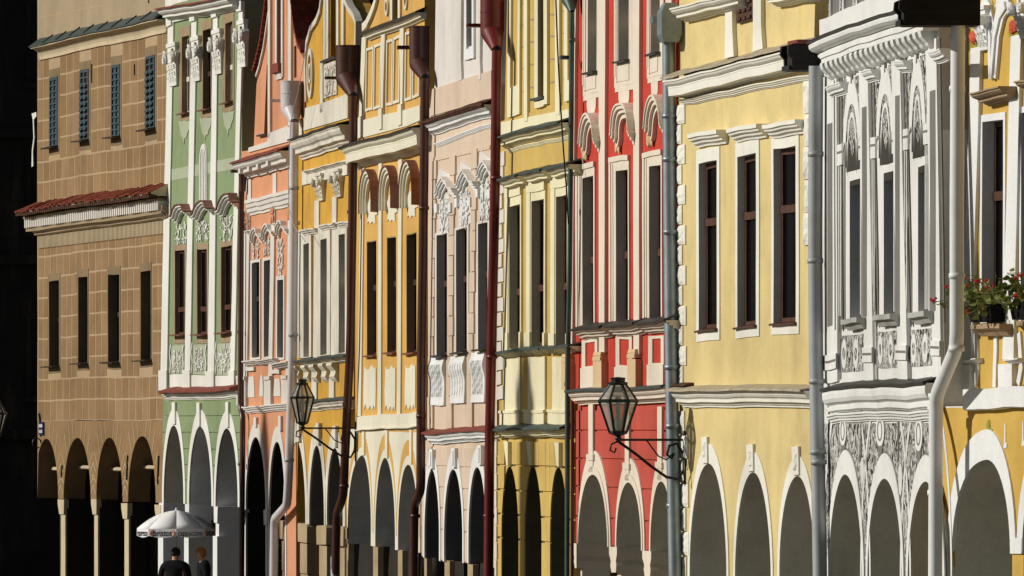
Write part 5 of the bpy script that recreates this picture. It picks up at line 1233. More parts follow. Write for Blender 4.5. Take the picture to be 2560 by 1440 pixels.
    # cornices
    h.cornice('ledge', 150, b_(508), 720, b_(468), .16, 60, 'sg_white', bulge, 'sheet_dark', uR, slope=.08, over=.03)
    h.cornice('lower_moulding', 168, b_(630), 690, b_(608), .1, 24, 'sg_white', two_step, None, uR)
    c = h.cornice('cornice', 82, t_(208), 520, t_(52), .27, 40, 'sg_white', bulge, 'sheet_dark', uR, slope=.08, over=.02)
    h.cornice('fascia', 138, t_(268), 655, t_(86), .2, 26, 'sg_white', lambda P, H: [(0, 0), (P, 0), (P, -.5 * H), (.9 * P, -.55 * H), (.9 * P, -H), (0, -H)], None, uR)
    a = h.Z(142, t_(316), .17); b = h.Z(652, t_(144), .17); n = 20
    for i in range(n):
        u = lerp(a[0], uR - .1, i / (n - .3)); z = lerp(a[1], b[1], i / (n - .3)); mb = MB(); w = .2
        pr = [(.17, 0), (.18, -.03), (.165, -.08), (.13, -.12), (.1, -.15), (.085, -.18), (.06, -.2), (.02, -.215)]
        for (p0, z0), (p1, z1) in zip(pr, pr[1:]):
            mb.add([(u, 0, z + z0), (u + w, 0, z + z0), (u + w, -p0, z + z0), (u, -p0, z + z0), (u, 0, z + z1), (u + w, 0, z + z1), (u + w, -p1, z + z1), (u, -p1, z + z1)], [(3, 2, 6, 7), (0, 3, 7, 4), (1, 5, 6, 2), (0, 1, 2, 3), (4, 7, 6, 5)])
        mb.build('bracket', 'sg_white', c)
    # parapet above the cornice
    h.prism('gable', [h.pts([(160, t_(150)), (160, t_(-420)), (760, t_(-420)), (760, t_(-30))])], -.5, -.08, 'sg_grey', None, False)
    for x0, x1 in ((162, 172), (218, 238), (284, 304), (346, 366), (424, 452), (496, 516), (564, 596)):
        p = h.R('painted_panel', x0, x1, -180, t_(130 - (x0 - 160) * .31), -.08, -.05, 'sg_white'); h.R('panel_line', x0 + 6, x1 - 6, -180, t_(105 - (x0 - 160) * .31), -.05, -.04, 'scroll_fine', p)
    h.cbox('side_return', uR - .25, uR + .0, -.36, -.003, h.Z(700, b_(540))[1], vc + .4, 'side_wall')
    h.backing(h.Z(450, b_(830))[1], vc + 2.5, vc + 5.5, 10.0, 'side_wall', 'tile_dark', 'side_wall', uR=uR - .06)
    return h
H10 = build_h10()

# ================================================================== 11: golden house with painted roses
def build_h11():
    h = house('h11', 'golden_yellow_house', 'golden yellow house with white pilasters, painted roses and geranium boxes at right', 2200, .04)
    uR = h.u1; uL = h.U(2354)
    hl = h; h = house('h11', 'upper', 'upper', 2200, .32)        # the upper storeys stand back behind the arcade
    for (a, b, y0, y1, s) in [(517, 622, 602, 165, (508, 632, 566, 172)), (712, 820, 556, 160, (704, 830, 526, 164))]:
        h.window(a, b, t_(y0), b_(y1), .125, (s[0], s[1], t_(s[2]), b_(s[3])), 'white_cold', .03, 'wood_red', .63, True)
    for (x0, x1, y0, y1) in [(452, 596, 182, 210), (676, 800, 172, 200)]:
        a = h.Z(x0, b_(y0), .2); b = h.Z(x1, b_(y0), .2)
        h.sweep('sill', a, (b[0], a[1]), [(-.2, 0), (.2, 0), (.2, -.05), (.14, -.07), (.08, -.13), (-.02, -.13)], 'stone_brown', None, 3)
    h, hu = hl, h
    A = [h.arch(366, 658, b_(855), b_(1320), Xa=540), h.arch(718, 990, b_(870), b_(1330))]
    vled = h.Z(550, b_(590))[1]
    uLu = hu.U(2405)
    hu.wall('wall', [(uLu, vled), (uR, vled), (uR, 13.5), (uLu, 13.5)], -.5, 0, 'gold_yellow', hu.holes)
    h.cbox('set_back_ledge', uL, uR, -.4, -.005, vled - .03, vled, 'white_cold')
    h.arcade_wall('arcade_wall', uL, uR, vled, 0, -.7, -.002, 'gold_yellow', .01)
    vb = h.Z(500, b_(1318))[1]
    for a in A: h.trim(a, .2, .33, -.02, .04, 'white_cold', vb=vb); h.lining(a, 'soffit_grey', .01, -1.1)
    h.R('impost', 326, 364, b_(1256), b_(1316), -.3, .06, 'white_cold'); h.R('impost', 660, 716, b_(1256), b_(1334), -.3, .05, 'white_cold')
    h = hu
    for (x0, x1, xb0, xb1, y0) in [(472, 520, 428, 476, 235), (672, 722, 632, 688, 175)]:
        p = h.R('pilaster', x0, x1, t_(y0), b_(355), -.01, .09, 'white_cold', None, xb0, xb1)
        h.R('pedestal', xb0 - 14, xb1, b_(378), b_(502), 0, .13, 'white_cold', p)
        h.cornice('pedestal_cap', xb0 - 18, b_(358), xb1 + 0, b_(350), .1, 12, 'white_cold', two_step)
        h.capital(x0 - 14, x1 + 8, t_(y0 - 205), t_(y0 + 15), .16, 'white_cold', p)
    # twin scrolls above the window
    for path in ([(512, 65), (540, 120), (556, 200), (556, 300), (560, 395)], [(662, 40), (632, 90), (612, 180), (604, 280), (594, 392)]):
        pts = h.pts([(x, t_(y)) for x, y in path]); pts = pts if path[0][0] < 600 else pts
        o = h.bandpath('scroll_bracket', pts, .28 if path[0][0] < 600 else -.28, 0, .08, 'white_cold'); h.bandpath('moulding', [(a + (.09 if path[0][0] < 600 else -.09), b) for a, b in pts], .09 if path[0][0] < 600 else -.09, .07, .13, 'white_cold', o)
    h.scrolls('ornament', 585, 632, t_(-60), t_(130), .03, 'white_cold', 5, 2, .04)
    for (cx, cy) in ((488, 190), (686, 128)):
        u, v = h.Z(cx, t_(cy)); mb = MB(); rnd = random.Random(cx)
        for k in range(9): mb.blob((u + rnd.uniform(-.1, .1), -.05, v + rnd.uniform(-.06, .06)), (.08, .02, .045))
        mb.blob((u, -.06, v), (.1, .025, .06)); mb.build('rose', 'paint_rose', h.root)
        mb = MB()
        for k in range(5):
            a = rnd.uniform(-2.8, -.3); mb.blob((u + .2 * math.cos(a), -.03, v + .13 * math.sin(a)), (.06, .01, .06))
        mb.build('rose_leaves', 'paint_leaf', h.root)
    for P_ in ([(562, 0), (574, 50), (572, 110), (586, 170), (578, 180), (566, 130), (560, 60)], [(655, -20), (668, 10), (650, 50), (642, 20)], [(690, 10), (715, -10), (712, 25), (694, 24)], [(500, 40), (510, 60), (496, 70)]):
        h.prism('painted_leaf', [h.pts([(x, t_(y)) for x, y in P_])], 0, .012, 'paint_leaf', None, False)
    h = hl
    h.prism('painted_leaf', [h.pts([(522, b_(776)), (562, b_(778)), (556, b_(740)), (564, b_(706)), (552, b_(700)), (550, b_(660)), (540, b_(656)), (532, b_(690)), (536, b_(712)), (524, b_(738)), (530, b_(750))])], 0, .012, 'paint_leaf', None, False)
    for X, y0 in ((626, 678), (716, 676)):
        h.prism('painted_mark', [h.pts([(X - 8, b_(y0 + 122)), (X + 8, b_(y0 + 122)), (X + 9, b_(y0 + 100)), (X + 3, b_(y0 + 96)), (X + 3, b_(y0)), (X - 2, b_(y0)), (X - 4, b_(y0 + 96))])], 0, .012, 'white_cold', None, False)
    h = hu
    for (x0, x1, yl, yr) in [(444, 590, 464, 428), (668, 800, 414, 396)]:
        h.cornice('window_hood', x0, t_(yl), x1, t_(yr), .26, 33, 'stone_brown', classic)
    for a, b in ((495, 3), (598, -3), (716, 3)):
        h.bandpath('apron_scroll', h.pts([(a - 10, b_(496)), (a + b * 2.5, b_(400)), (a + b, b_(300)), (a - 3, b_(214))]), .12, 0, .05, 'white_cold')
    h = hl
    for o in list(hu.root.children): o.parent = hl.root; o.location.y = .28
    bpy.data.objects.remove(hu.root)
    hl.up = hu
    h.cornice('band', 414, b_(504), 800, b_(494), .1, 54, 'white_cold', lambda P, H: [(0, 0), (P, 0), (P, -H * .94), (P - .04, -H), (0, -H)], None, uR)
    h.backing(h.Z(550, b_(700))[1], 13.0, 16.0, 10.0, 'side_wall', 'tile_dark', 'side_wall', uL=.3)
    h.root['label'] = 'golden yellow house with white pilasters, painted roses and geranium boxes at right'
    return h
H11 = build_h11()

# ================================================================== drainpipes
def arc_pts(pts, r=.12):
    return pts
def pipe(h, label, path, dpx, mat, p=.16, hopper=None, spout=None, clamps=(), clampmat=None, extra=None):
    """path: photo pixels (x, y) of the pipe's axis; hopper: (x, ytop, yneck_top, ycone_bottom, widthpx)"""
    def at(x, y, pp=p):
        u, v = h.uv(x, y, pp); return h.world(u, pp, v)
    s0 = FPX / h.depth(path[0][0], p); r = dpx / 2 / s0
    pts = [at(x, y) for x, y in path]
    base = pts[-1].copy(); base.z = 0
    root = empty('drainpipe', base)
    tag(root, label, 'drainpipe', 'rainwater pipes between the houses')
    pts = [q - base for q in pts]
    if pts[-1].z > 0.3: pts.append(Vector((pts[-1].x, pts[-1].y, .05)))
    # round the bends
    sm = [pts[0]]
    for a, b, c in zip(pts, pts[1:], pts[2:]):
        L = min(.16, (b - a).length * .4, (c - b).length * .4)
        p0 = b + (a - b).normalized() * L; p1 = b + (c - b).normalized() * L
        sm += [p0, (p0 + p1) / 4 + b / 2, p1]
    sm.append(pts[-1])
    mb = MB(); mb.tube(sm, r, 16, False); mb.build('pipe', mat, root, True)
    # joints
    mb = None
    for (x, y) in clamps:
        q = at(x, y) - base
        mb = MB(); mb.lathe([(r * 1.02, -.03), (r * 1.12, -.03), (r * 1.12, .03), (r * 1.02, .03)], q, 16); mb.build('clamp', clampmat or mat, root, True)
    for k in range(2, 12, 3):
        pass
    if hopper:
        x, y0, y1, y2, w = hopper
        q0 = at(x, y0) - base; q1 = at(x, y1) - base; q2 = at(path[0][0], y2) - base; R = w / 2 / s0
        mb = MB(); mb.tube([q1, q1 + (q0 - q1) * .5, q0], [R, R * 1.01, R * 1.02], 20, False)
        o = mb.build('hopper', mat, root, True)
        mb = MB(); mb.tube([q2, q1 + Vector((0, 0, .002))], [r * 1.02, R * .995], 20, False); mb.build('hopper_cone', mat, o, True)
        mb = MB(); qm = q1 + (q0 - q1) * .55; mb.lathe([(R * 1.0, -.012), (R * 1.04, -.01), (R * 1.04, .01), (R * 1.0, .012)], qm, 20); mb.build('hopper_bead', mat, o)
        mb = MB(); mb.lathe([(R * 1.02, -.02), (R * 1.05, -.01), (R * 1.05, .01), (R * .9, .012)], q0, 20); mb.build('hopper_rim', mat, o)
    if spout:
        x0, y0, x1, y1, th = spout
        a = at(x0, y0, p + (path[0][0] - x0) / s0) ; u, v = h.uv(x1, y1, p); n3 = Vector((h.n.x, h.n.y, 0))
        b = at(x1, y1) - base; a = b + n3 * ((x1 - x0) / s0); t3 = Vector((h.t.x, h.t.y, 0)) * .09
        mb = MB(); hh = Vector((0, 0, th / s0 / 2))
        mb.add([a - t3 - hh, a + t3 - hh, a + t3 + hh, a - t3 + hh, b - t3 - hh, b + t3 - hh, b + t3 + hh, b - t3 + hh], [(0, 1, 2, 3), (4, 7, 6, 5), (0, 4, 5, 1), (1, 5, 6, 2), (2, 6, 7, 3), (3, 7, 4, 0)])
        mb.build('spout', mat, root)
    return root
pipe(H2, 'thin red-brown drainpipe between the green house and the salmon house', [(607, 440), (603, 500), (603, 556), (601, 1020), (607, 1040), (604, 1440)], 14, 'pipe_brown', .16, (607, 425, 432, 478, 22), (578, 428, 600, 428, 8), ((601, 830), (602, 1160)))
pipe(H3, 'pale lilac drainpipe with a big funnel between salmon and ochre houses', [(736, 305), (734, 620), (731, 900), (722, 1180), (718, 1262), (686, 1298), (684, 1440)], 22, 'pipe_lilac', .18, (729, 204, 270, 305, 55), (672, 250, 704, 252, 7), ((735, 470), (733, 837), (723, 1150)), 'pipe_grey')
pfoot = pipe(H4, 'dark brown drainpipe with a funnel left of the orange-yellow house', [(884, 240), (881, 560), (876, 860), (858, 1240), (842, 1285), (838, 1440)], 22, 'pipe_brown', .2, (869, 115, 195, 240, 60), (812, 194, 846, 195, 7), ((880, 530), (868, 1010), (860, 1215)))
pipe(H5, 'dark brown drainpipe with a tall funnel right of the orange-yellow house', [(1063, 195), (1058, 600), (1053, 900), (1052, 1225), (1036, 1262), (1034, 1440)], 23, 'pipe_brown', .2, (1048, 67, 160, 195, 50), (993, 118, 1028, 119, 9), ((1060, 520), (1053, 1040), (1038, 1290)))
pipe(H6, 'dark red drainpipe with a wide funnel between pink and straw-yellow houses', [(1242, 125), (1238, 450), (1232, 720), (1224, 1100), (1221, 1440)], 25, 'pipe_red', .22, (1231, -10, 80, 125, 60), (1166, 65, 1202, 64, 9), ((1240, 445), (1230, 892), (1222, 1290)))
pipe(H7, 'thin dark green drainpipe between the straw-yellow and red houses', [(1430, 30), (1428, 300), (1424, 700), (1419, 900), (1418, 1440)], 13, 'pipe_green', .16, (1424, -40, 0, 30, 40), (1400, 144, 1424, 144, 9), ((1430, 100), (1425, 520), (1418, 960)))
pipe(H7, 'slim dark pipe beside the arches of the red house', [(1431, 1000), (1430, 1440)], 9, 'pipe_brown', .1)
pg = pipe(H8, 'blue-grey steel drainpipe with a square hopper between red and butter-yellow houses', [(1672, 105), (1674, 500), (1678, 900), (1688, 1440)], 33, 'pipe_steel', .11, None, (1628, 50, 1650, 50, 16), ((1673, 290), (1674, 398), (1676, 580), (1679, 918), (1682, 1065), (1684, 1264)), 'pipe_steel')
ph_ = pipe(H9, 'thick grey drainpipe between the butter-yellow and scrollwork houses', [(2040, 165), (2038, 600), (2040, 900), (2050, 1440)], 36, 'pipe_grey', .24, None, None, ((2039, 385), (2038, 652), (2042, 953), (2045, 1130), (2047, 1155)), 'pipe_grey')
pi_ = pipe(H10, 'thick white drainpipe with a double bend beside the golden yellow house', [(2395, 55), (2392, 500), (2392, 868), (2340, 992), (2338, 1440)], 36, 'pipe_white', .2, None, None, ((2394, 95), (2393, 222), (2392, 690), (2391, 872), (2340, 990), (2338, 1022), (2338, 1232)), 'pipe_white')
mb = MB(); mb.lathe([(.088, .1), (.09, 1.0), (.088, 2.0), (.08, 2.02)], (0, 0, 0), 16); mb.build('zinc_foot', 'pipe_steel', pfoot, True)
# square hopper of the steel pipe
def hopper_box(h, root, x0, x1, y0, y1, p, depth, mat):
    b = Vector(root.location)
    s0 = FPX / h.depth((x0 + x1) / 2, p); mb = MB()
    u, v0 = h.uv((x0 + x1) / 2, y1, p); v1 = h.uv((x0 + x1) / 2, y0, p)[1]
    w = (x1 - x0) / s0 / 2; t3 = Vector((h.t.x, h.t.y, 0)); n3 = Vector((h.n.x, h.n.y, 0)); c = h.world(u, p, 0) - b; c.z = 0
    vs = []
    for z, k in ((v0, .75), (v0 + (v1 - v0) * .25, 1.0), (v1, 1.0), (v1 + .12, .55)):
        for a, q in ((-1, -1), (1, -1), (1, 1), (-1, 1)): vs.append(c + t3 * a * depth * k + n3 * q * w * k + Vector((0, 0, z)))
    fs = [(i * 4 + j, i * 4 + (j + 1) % 4, (i + 1) * 4 + (j + 1) % 4, (i + 1) * 4 + j) for i in range(3) for j in range(4)] + [(3, 2, 1, 0), (12, 13, 14, 15)]
    mb.add(vs, fs); return mb.build('hopper', mat, root)
hb = hopper_box(H8, pg, 1648, 1700, 30, 106, .13, .16, 'pipe_steel')
# black timber gutters sticking out over the pipes
def gutter(h, label, x, y0, y1, p0, p1, half, root_h=0.0):
    u, v0 = h.uv(x, y1, 0); v1 = h.uv(x, y0, 0)[1]
    root = empty('timber_gutter', h.world(u, 0, 0), h.rz); tag(root, label, 'gutter', 'black timber gutters')
    mb = MB()
    mb.box(-half, half, -p1, -p0, v0, v0 + .06); mb.build('trough_floor', 'black_timber', root)
    for sgn in (-1, 1):
        hh = v1 - v0; rnd = random.Random(int(x) + sgn)
        prof = [(p0, v0), (p1 - .07, v0 - .004), (p1 - .035, v0 + .1 * hh), (p1 - .03, v0 + .45 * hh), (p1 + .02, v0 + .62 * hh), (p1 + .01, v1 - .02)]
        prof += [(lerp(p1, p0, t), v1 + rnd.uniform(-.018, .022)) for t in (.06, .2, .34, .5, .7, .85)] + [(p0, v1)]
        mb = MB(); n = len(prof)
        mb.add([(sgn * half - .03, -a, b) for a, b in prof] + [(sgn * half + .03, -a, b) for a, b in prof], [tuple(range(n)), tuple(range(2 * n - 1, n - 1, -1))] + [(i, (i + 1) % n, n + (i + 1) % n, n + i) for i in range(n)])
        mb.build('trough_side', 'black_timber', root)
    mb = MB(); mb.box(-half + .03, half - .03, -p1 + .06, -p1 + .09, v0 + .06, v1 - .01); mb.build('end_board', 'black_timber', root)
    mb = MB(); mb.box(-half - .06, half + .06, -p1 * .8, -p0, v1, v1 + .05); mb.build('cover_board', 'sheet_red', root)
    for k in range(2):
        z = v0 + (v1 - v0) * (.3 + .35 * k); mb = MB(); mb.box(half + .03, half + .045, -p1 + .1, -p0, z, z + .012); mb.build('board_gap', 'shade_black', root)
    return root
gutter(H9, 'black timber gutter jutting out above the thick grey drainpipe', 2052, 112, 178, -.08, .46, .17)
gutter(H10, 'long black timber gutter jutting out above the white drainpipe', 2436, 0, 66, -.03, .84, .17)

# ================================================================== wall lanterns
def lantern_body(root, c, W, Ht, metal):
    """c: centre of the widest ring; four-sided lantern with glass above and below"""
    n = 6; a0 = .35; top_z, bot_z = Ht * .42, -Ht * .58; rt, rm, rb = W * .2, W * .5, W * .22
    def ring(r, z): return [Vector((c[0] + r * math.cos(a0 + 2 * math.pi * k / n), c[1] + r * math.sin(a0 + 2 * math.pi * k / n), c[2] + z)) for k in range(n)]
    A, B, C = ring(rt, top_z * .72), ring(rm, 0), ring(rb, bot_z)
    mb = MB()
    for k in range(n):
        mb.tube([A[k], B[k]], .017, 5); mb.tube([B[k], C[k]], .02, 5)
        mb.tube([B[k], B[(k + 1) % n]], .022, 5); mb.tube([C[k], C[(k + 1) % n]], .02, 5); mb.tube([A[k], A[(k + 1) % n]], .014, 5)
    mb.build('lantern_frame', metal, root)
    for k in range(n):
        for P, Q in ((A, B), (B, C)):
            mb = MB(); mb.add([P[k], P[(k + 1) % n], Q[(k + 1) % n], Q[k]], [(0, 1, 2, 3)]); mb.build('glass_pane', 'lantern_glass', root)
    mb = MB(); mb.lathe([(rt * 1.25, top_z * .72), (rt * 1.3, top_z * .8), (rt * .9, top_z * .84), (rt * .95, top_z * .95), (rt * 1.05, top_z), (.02, top_z * 1.04)], c, 10); mb.build('cap', metal, root, False)
    mb = MB(); mb.lathe([(.02, bot_z - .12), (.05, bot_z - .08), (.035, bot_z - .05), (rb * 1.05, bot_z - .02), (rb * 1.05, bot_z + .02)], c, 10); mb.build('lantern_foot', metal, root)
    mb = MB(); mb.lathe([(.02, bot_z + .02), (.06, bot_z + .03), (.06, bot_z + .16), (.03, bot_z + .2), (.035, -.02), (.055, .0), (.03, .06)], c, 10); mb.build('burner', 'pipe_grey', root)
def wall_lantern(h, label, xb, yb0, yb1, xl, yc, Wpx, Hpx):
    u, vb0 = h.uv(xb, yb0); vb1 = h.uv(xb, yb1)[1]; s0 = FPX / h.depth(xb)
    root = empty('wall_lantern', h.world(u, 0, vb1), h.rz); tag(root, label, 'lantern', 'lanterns on scrolled wall brackets')
    P = (xb - xl) / s0; zc = h.uv(xl, yc, P)[1] - vb1; W, Ht = Wpx / s0, Hpx / s0; z0 = vb0 - vb1
    lantern_body(root, (0, -P, zc), W, Ht, 'lantern_green')
    zb = zc - Ht * .58 - .1
    mb = MB(); mb.tube([(0, 0, zb + .0), (0, -P, zb)], .016, 6); mb.build('bracket_bar', 'iron', root)
    sag = [(0, -P, zb - .02), (0, -P * .75, zb - .18), (0, -P * .5, zb - .36), (0, -P * .28, zb - .5), (0, -P * .1, zb - .53), (0, -.02, zb - .4), (0, -.02, zb - .2), (0, -P * .12, zb - .05), (0, -P * .24, zb - .08), (0, -P * .27, zb - .2), (0, -P * .2, zb - .25), (0, -P * .17, zb - .18)]
    mb = MB(); mb.tube(sag, .02, 6); mb.build('bracket_scroll', 'iron', root, True)
    mb = MB(); mb.tube([(0, -P * .58, zb), (0, -P * .5, zb - .1), (0, -P * .4, zb - .22), (0, -P * .28, zb - .27), (0, -P * .2, zb - .2)], .011, 5); mb.build('bracket_curl', 'iron', root, True)
    mb = MB(); mb.tube([(0, -P, zb - .02), (0, -P * 1.1, zb - .06), (0, -P * 1.12, zb - .14), (0, -P * 1.05, zb - .17), (0, -P * 1.03, zb - .11)], .014, 5); mb.build('bracket_curl', 'iron', root, True)
    mb = MB(); mb.box(-.04, .04, -.02, 0, zb - .6, zb + .12); mb.build('wall_plate', 'iron', root)
    return root
wall_lantern(H9, 'black iron wall lantern on a scrolled bracket in front of the red house', 1713, 1045, 1158, 1540, 1002, 95, 136)
wall_lantern(H5, 'small dark green wall lantern on a thin bracket before the ochre house', 890, 1030, 1115, 755, 994, 57, 108)
# lantern peeping in at the left edge, on a post
lp_depth = 118.0; s_lp = FPX / lp_depth
lx = (-14 - 1280) / s_lp; lz = CAMH + (1060 - 1034) / s_lp
root = empty('street_lamp', (lx, lp_depth, 0)); tag(root, 'pale glass street lamp head cut off by the left edge', 'street lamp')
lantern_body(root, (0, 0, lz), .44, .66, 'iron')
mb = MB(); mb.lathe([(.16, 0), (.16, .3), (.09, .36), (.07, 1.2), (.05, 1.3), (.045, lz - .5), (.07, lz - .46), (.03, lz - .4)], (0, 0, 0), 12); mb.build('post', 'iron', root)
mb = MB(); mb.lathe([(.08, -.36), (.1, -.34), (.19, -.03), (.17, .0), (.1, .1)], (0, 0, lz), 12); mb.build('frosted_globe', 'sign_white', root)

# ================================================================== cables
def cable(h, label, pts, p, r=.012, mat='iron'):
    w = [h.world(*(lambda q: (q[0], p, q[1]))(h.uv(x, y, p))) for x, y in pts]
    o = empty('cable', w[-1]); bpy.data.objects.remove(o)
    mb = MB(); mb.tube([q - w[-1] for q in w], r, 5); o = mb.build('cable', mat); o.location = w[-1]
    tag(o, label, 'cable')
cable(H7, 'thin black cable hanging down in front of the straw-yellow house', [(1389, -20), (1394, 120), (1401, 260), (1409, 380), (1416, 470), (1421, 560)], .3)
cable(H3, 'thin grey wire looping past the lilac drainpipe funnel', [(778, 60), (760, 150), (745, 230), (728, 300), (721, 400), (722, 520), (735, 565), (764, 605)], .42, .008, 'pipe_grey')

# ================================================================== street name plate
u, v = H1.uv(106, 1071); root = empty('street_sign', H1.world(u, 0, v), H1.rz); tag(root, 'small blue street name plate on the corner of the tan house', 'sign')
mb = MB(); mb.box(-.2, .2, -.04, -.015, -.15, .15); mb.build('plate', 'sign_blue', root)
for zc, ws in ((.06, (-.16, -.09, -.02, .05, .11)), (-.07, (-.14, -.06, .02, .1))):
    mb = MB()
    for x in ws: mb.box(x, x + .045, -.045, -.0395, zc - .035, zc + .035)
    mb.build('lettering', 'sign_white', root)
u, v = H1.uv(97, 1070, .05)
root = empty('sign_bracket', H1.world(u, 0, v), H1.rz); tag(root, 'dark iron bracket beside the blue street plate', 'bracket')
mb = MB(); mb.tube([(0, 0, -.2), (0, -.03, .22), (0, -.05, .34)], .025, 6); mb.build('bar', 'iron', root)
mb = MB(); mb.tube([(0, -.1 + .1 * math.cos(t), -.35 + .12 * math.sin(t)) for t in [i * .6 for i in range(10)]], .015, 5); mb.build('ring', 'iron', root)

# ================================================================== parasol
def parasol():
    D = 142.6; s0 = FPX / D; cx, ytop = 441, 1276
    X = (cx - 1280) / s0; zt = CAMH + (YH - ytop) / s0; zr = CAMH + (YH - 1321) / s0; R = 98 / s0; zb = CAMH + (YH - 1343) / s0
    root = empty('parasol', (X, D, 0)); tag(root, 'white cafe parasol with coffee lettering in front of the green house', 'parasol')
    n = 8; a0 = math.radians(3)
    for k in range(n):
        a, b = a0 + 2 * math.pi * k / n, a0 + 2 * math.pi * (k + 1) / n; m = (a + b) / 2
        vs = []; rows = 6
        for i in range(rows + 1):
            t = i / rows; r = .03 + (R - .03) * t; z = zr + (zt - zr) * (1 - .25 * t - .75 * t ** 2.2)
            ch = r * math.cos(math.pi / n) * (1 - .05 * math.sin(math.pi * t))
            vs += [(r * math.cos(a), r * math.sin(a), z), (ch * math.cos(m), ch * math.sin(m), z - .03 * math.sin(math.pi * t)), (r * math.cos(b), r * math.sin(b), z)]
        fs = [(i * 3 + j, i * 3 + j + 1, (i + 1) * 3 + j + 1, (i + 1) * 3 + j) for i in range(rows) for j in range(2)]
        g = link_mesh('canopy_panel', vs, fs, 'canvas', root, True, recalc=False)
        mod = g.modifiers.new('thick', 'SOLIDIFY'); mod.thickness = .004
        # scalloped valance
        p0 = Vector((R * math.cos(a), R * math.sin(a), zr)); p1 = Vector((R * math.cos(b), R * math.sin(b), zr)); vs = []; w = 10
        for i in range(w + 1):
            q = p0.lerp(p1, i / w); d = (zr - zb) * (.8 + .2 * abs(math.sin(math.pi * i / w)))
            vs += [tuple(q), (q.x * 1.004, q.y * 1.004, zr - d)]
        v = link_mesh('valance', vs, [(2 * i, 2 * i + 2, 2 * i + 3, 2 * i + 1) for i in range(w)], 'canvas', root, recalc=False)
        mod = v.modifiers.new('thick', 'SOLIDIFY'); mod.thickness = .004
        word = {4: 'espresso', 5: 'bristot', 6: 'cappuccino', 7: 'bristot'}.get(k)
        if word:
            cu = bpy.data.curves.new('lettering', 'FONT'); cu.body = word; cu.size = .19 if word != 'cappuccino' else .165; cu.align_x = 'CENTER'; cu.align_y = 'CENTER'; cu.extrude = .001; cu.offset = .001
            tmp = bpy.data.objects.new('tmp', cu); COL.objects.link(tmp)
            me = bpy.data.meshes.new_from_object(tmp.evaluated_get(bpy.context.evaluated_depsgraph_get())); bpy.data.objects.remove(tmp)
            me.materials.clear(); me.materials.append(MATS['ink'])
            o = bpy.data.objects.new('lettering', me); COL.objects.link(o); o.parent = root
            c = (p0 + p1) / 2; nrm = Vector((math.cos(m), math.sin(m), 0))
            o.location = c + nrm * .012 + Vector((0, 0, -(zr - zb) * .5))
            o.rotation_euler = (math.radians(90), 0, m + math.pi / 2)
            wd = max(v.co.x for v in me.vertices) - min(v.co.x for v in me.vertices); o.scale = (min(1.0, (.42 if word == 'bristot' else .56) / wd), 1, 1)
            if word == 'bristot':
                ex = Vector((-math.sin(m), math.cos(m), 0)); mb = MB()
                for sg in (-1, 1):
                    mb.tube([c + nrm * .014 + ex * sg * (.2 + .07 * math.sin(t)) + Vector((0, 0, -(zr - zb) * .5 + .065 * math.cos(t))) for t in [i * math.pi / 6 for i in range(7)]], [.003, .008, .012, .014, .012, .008, .003], 5)
                tag(mb.build('emblem', 'ink_orange', root), kind='stuff')
        mb = MB(); mb.tube([(0, 0, zt - .03), (R * math.cos(a), R * math.sin(a), zr - .005)], .008, 5); mb.build('rib', 'wood_pale', root)
    mb = MB(); mb.tube([(0, 0, .06), (0, 0, zt + .02)], .02, 8); mb.build('pole', 'wood_pale', root)
    mb = MB(); mb.lathe([(.03, -.02), (.035, .01), (.012, .06)], (0, 0, zt), 8); mb.build('finial', 'canvas', root)
    mb = MB(); mb.lathe([(.3, 0), (.3, .06), (.05, .1), (.03, .3)], (0, 0, 0), 14); mb.build('base', 'stone_grey', root)
parasol()

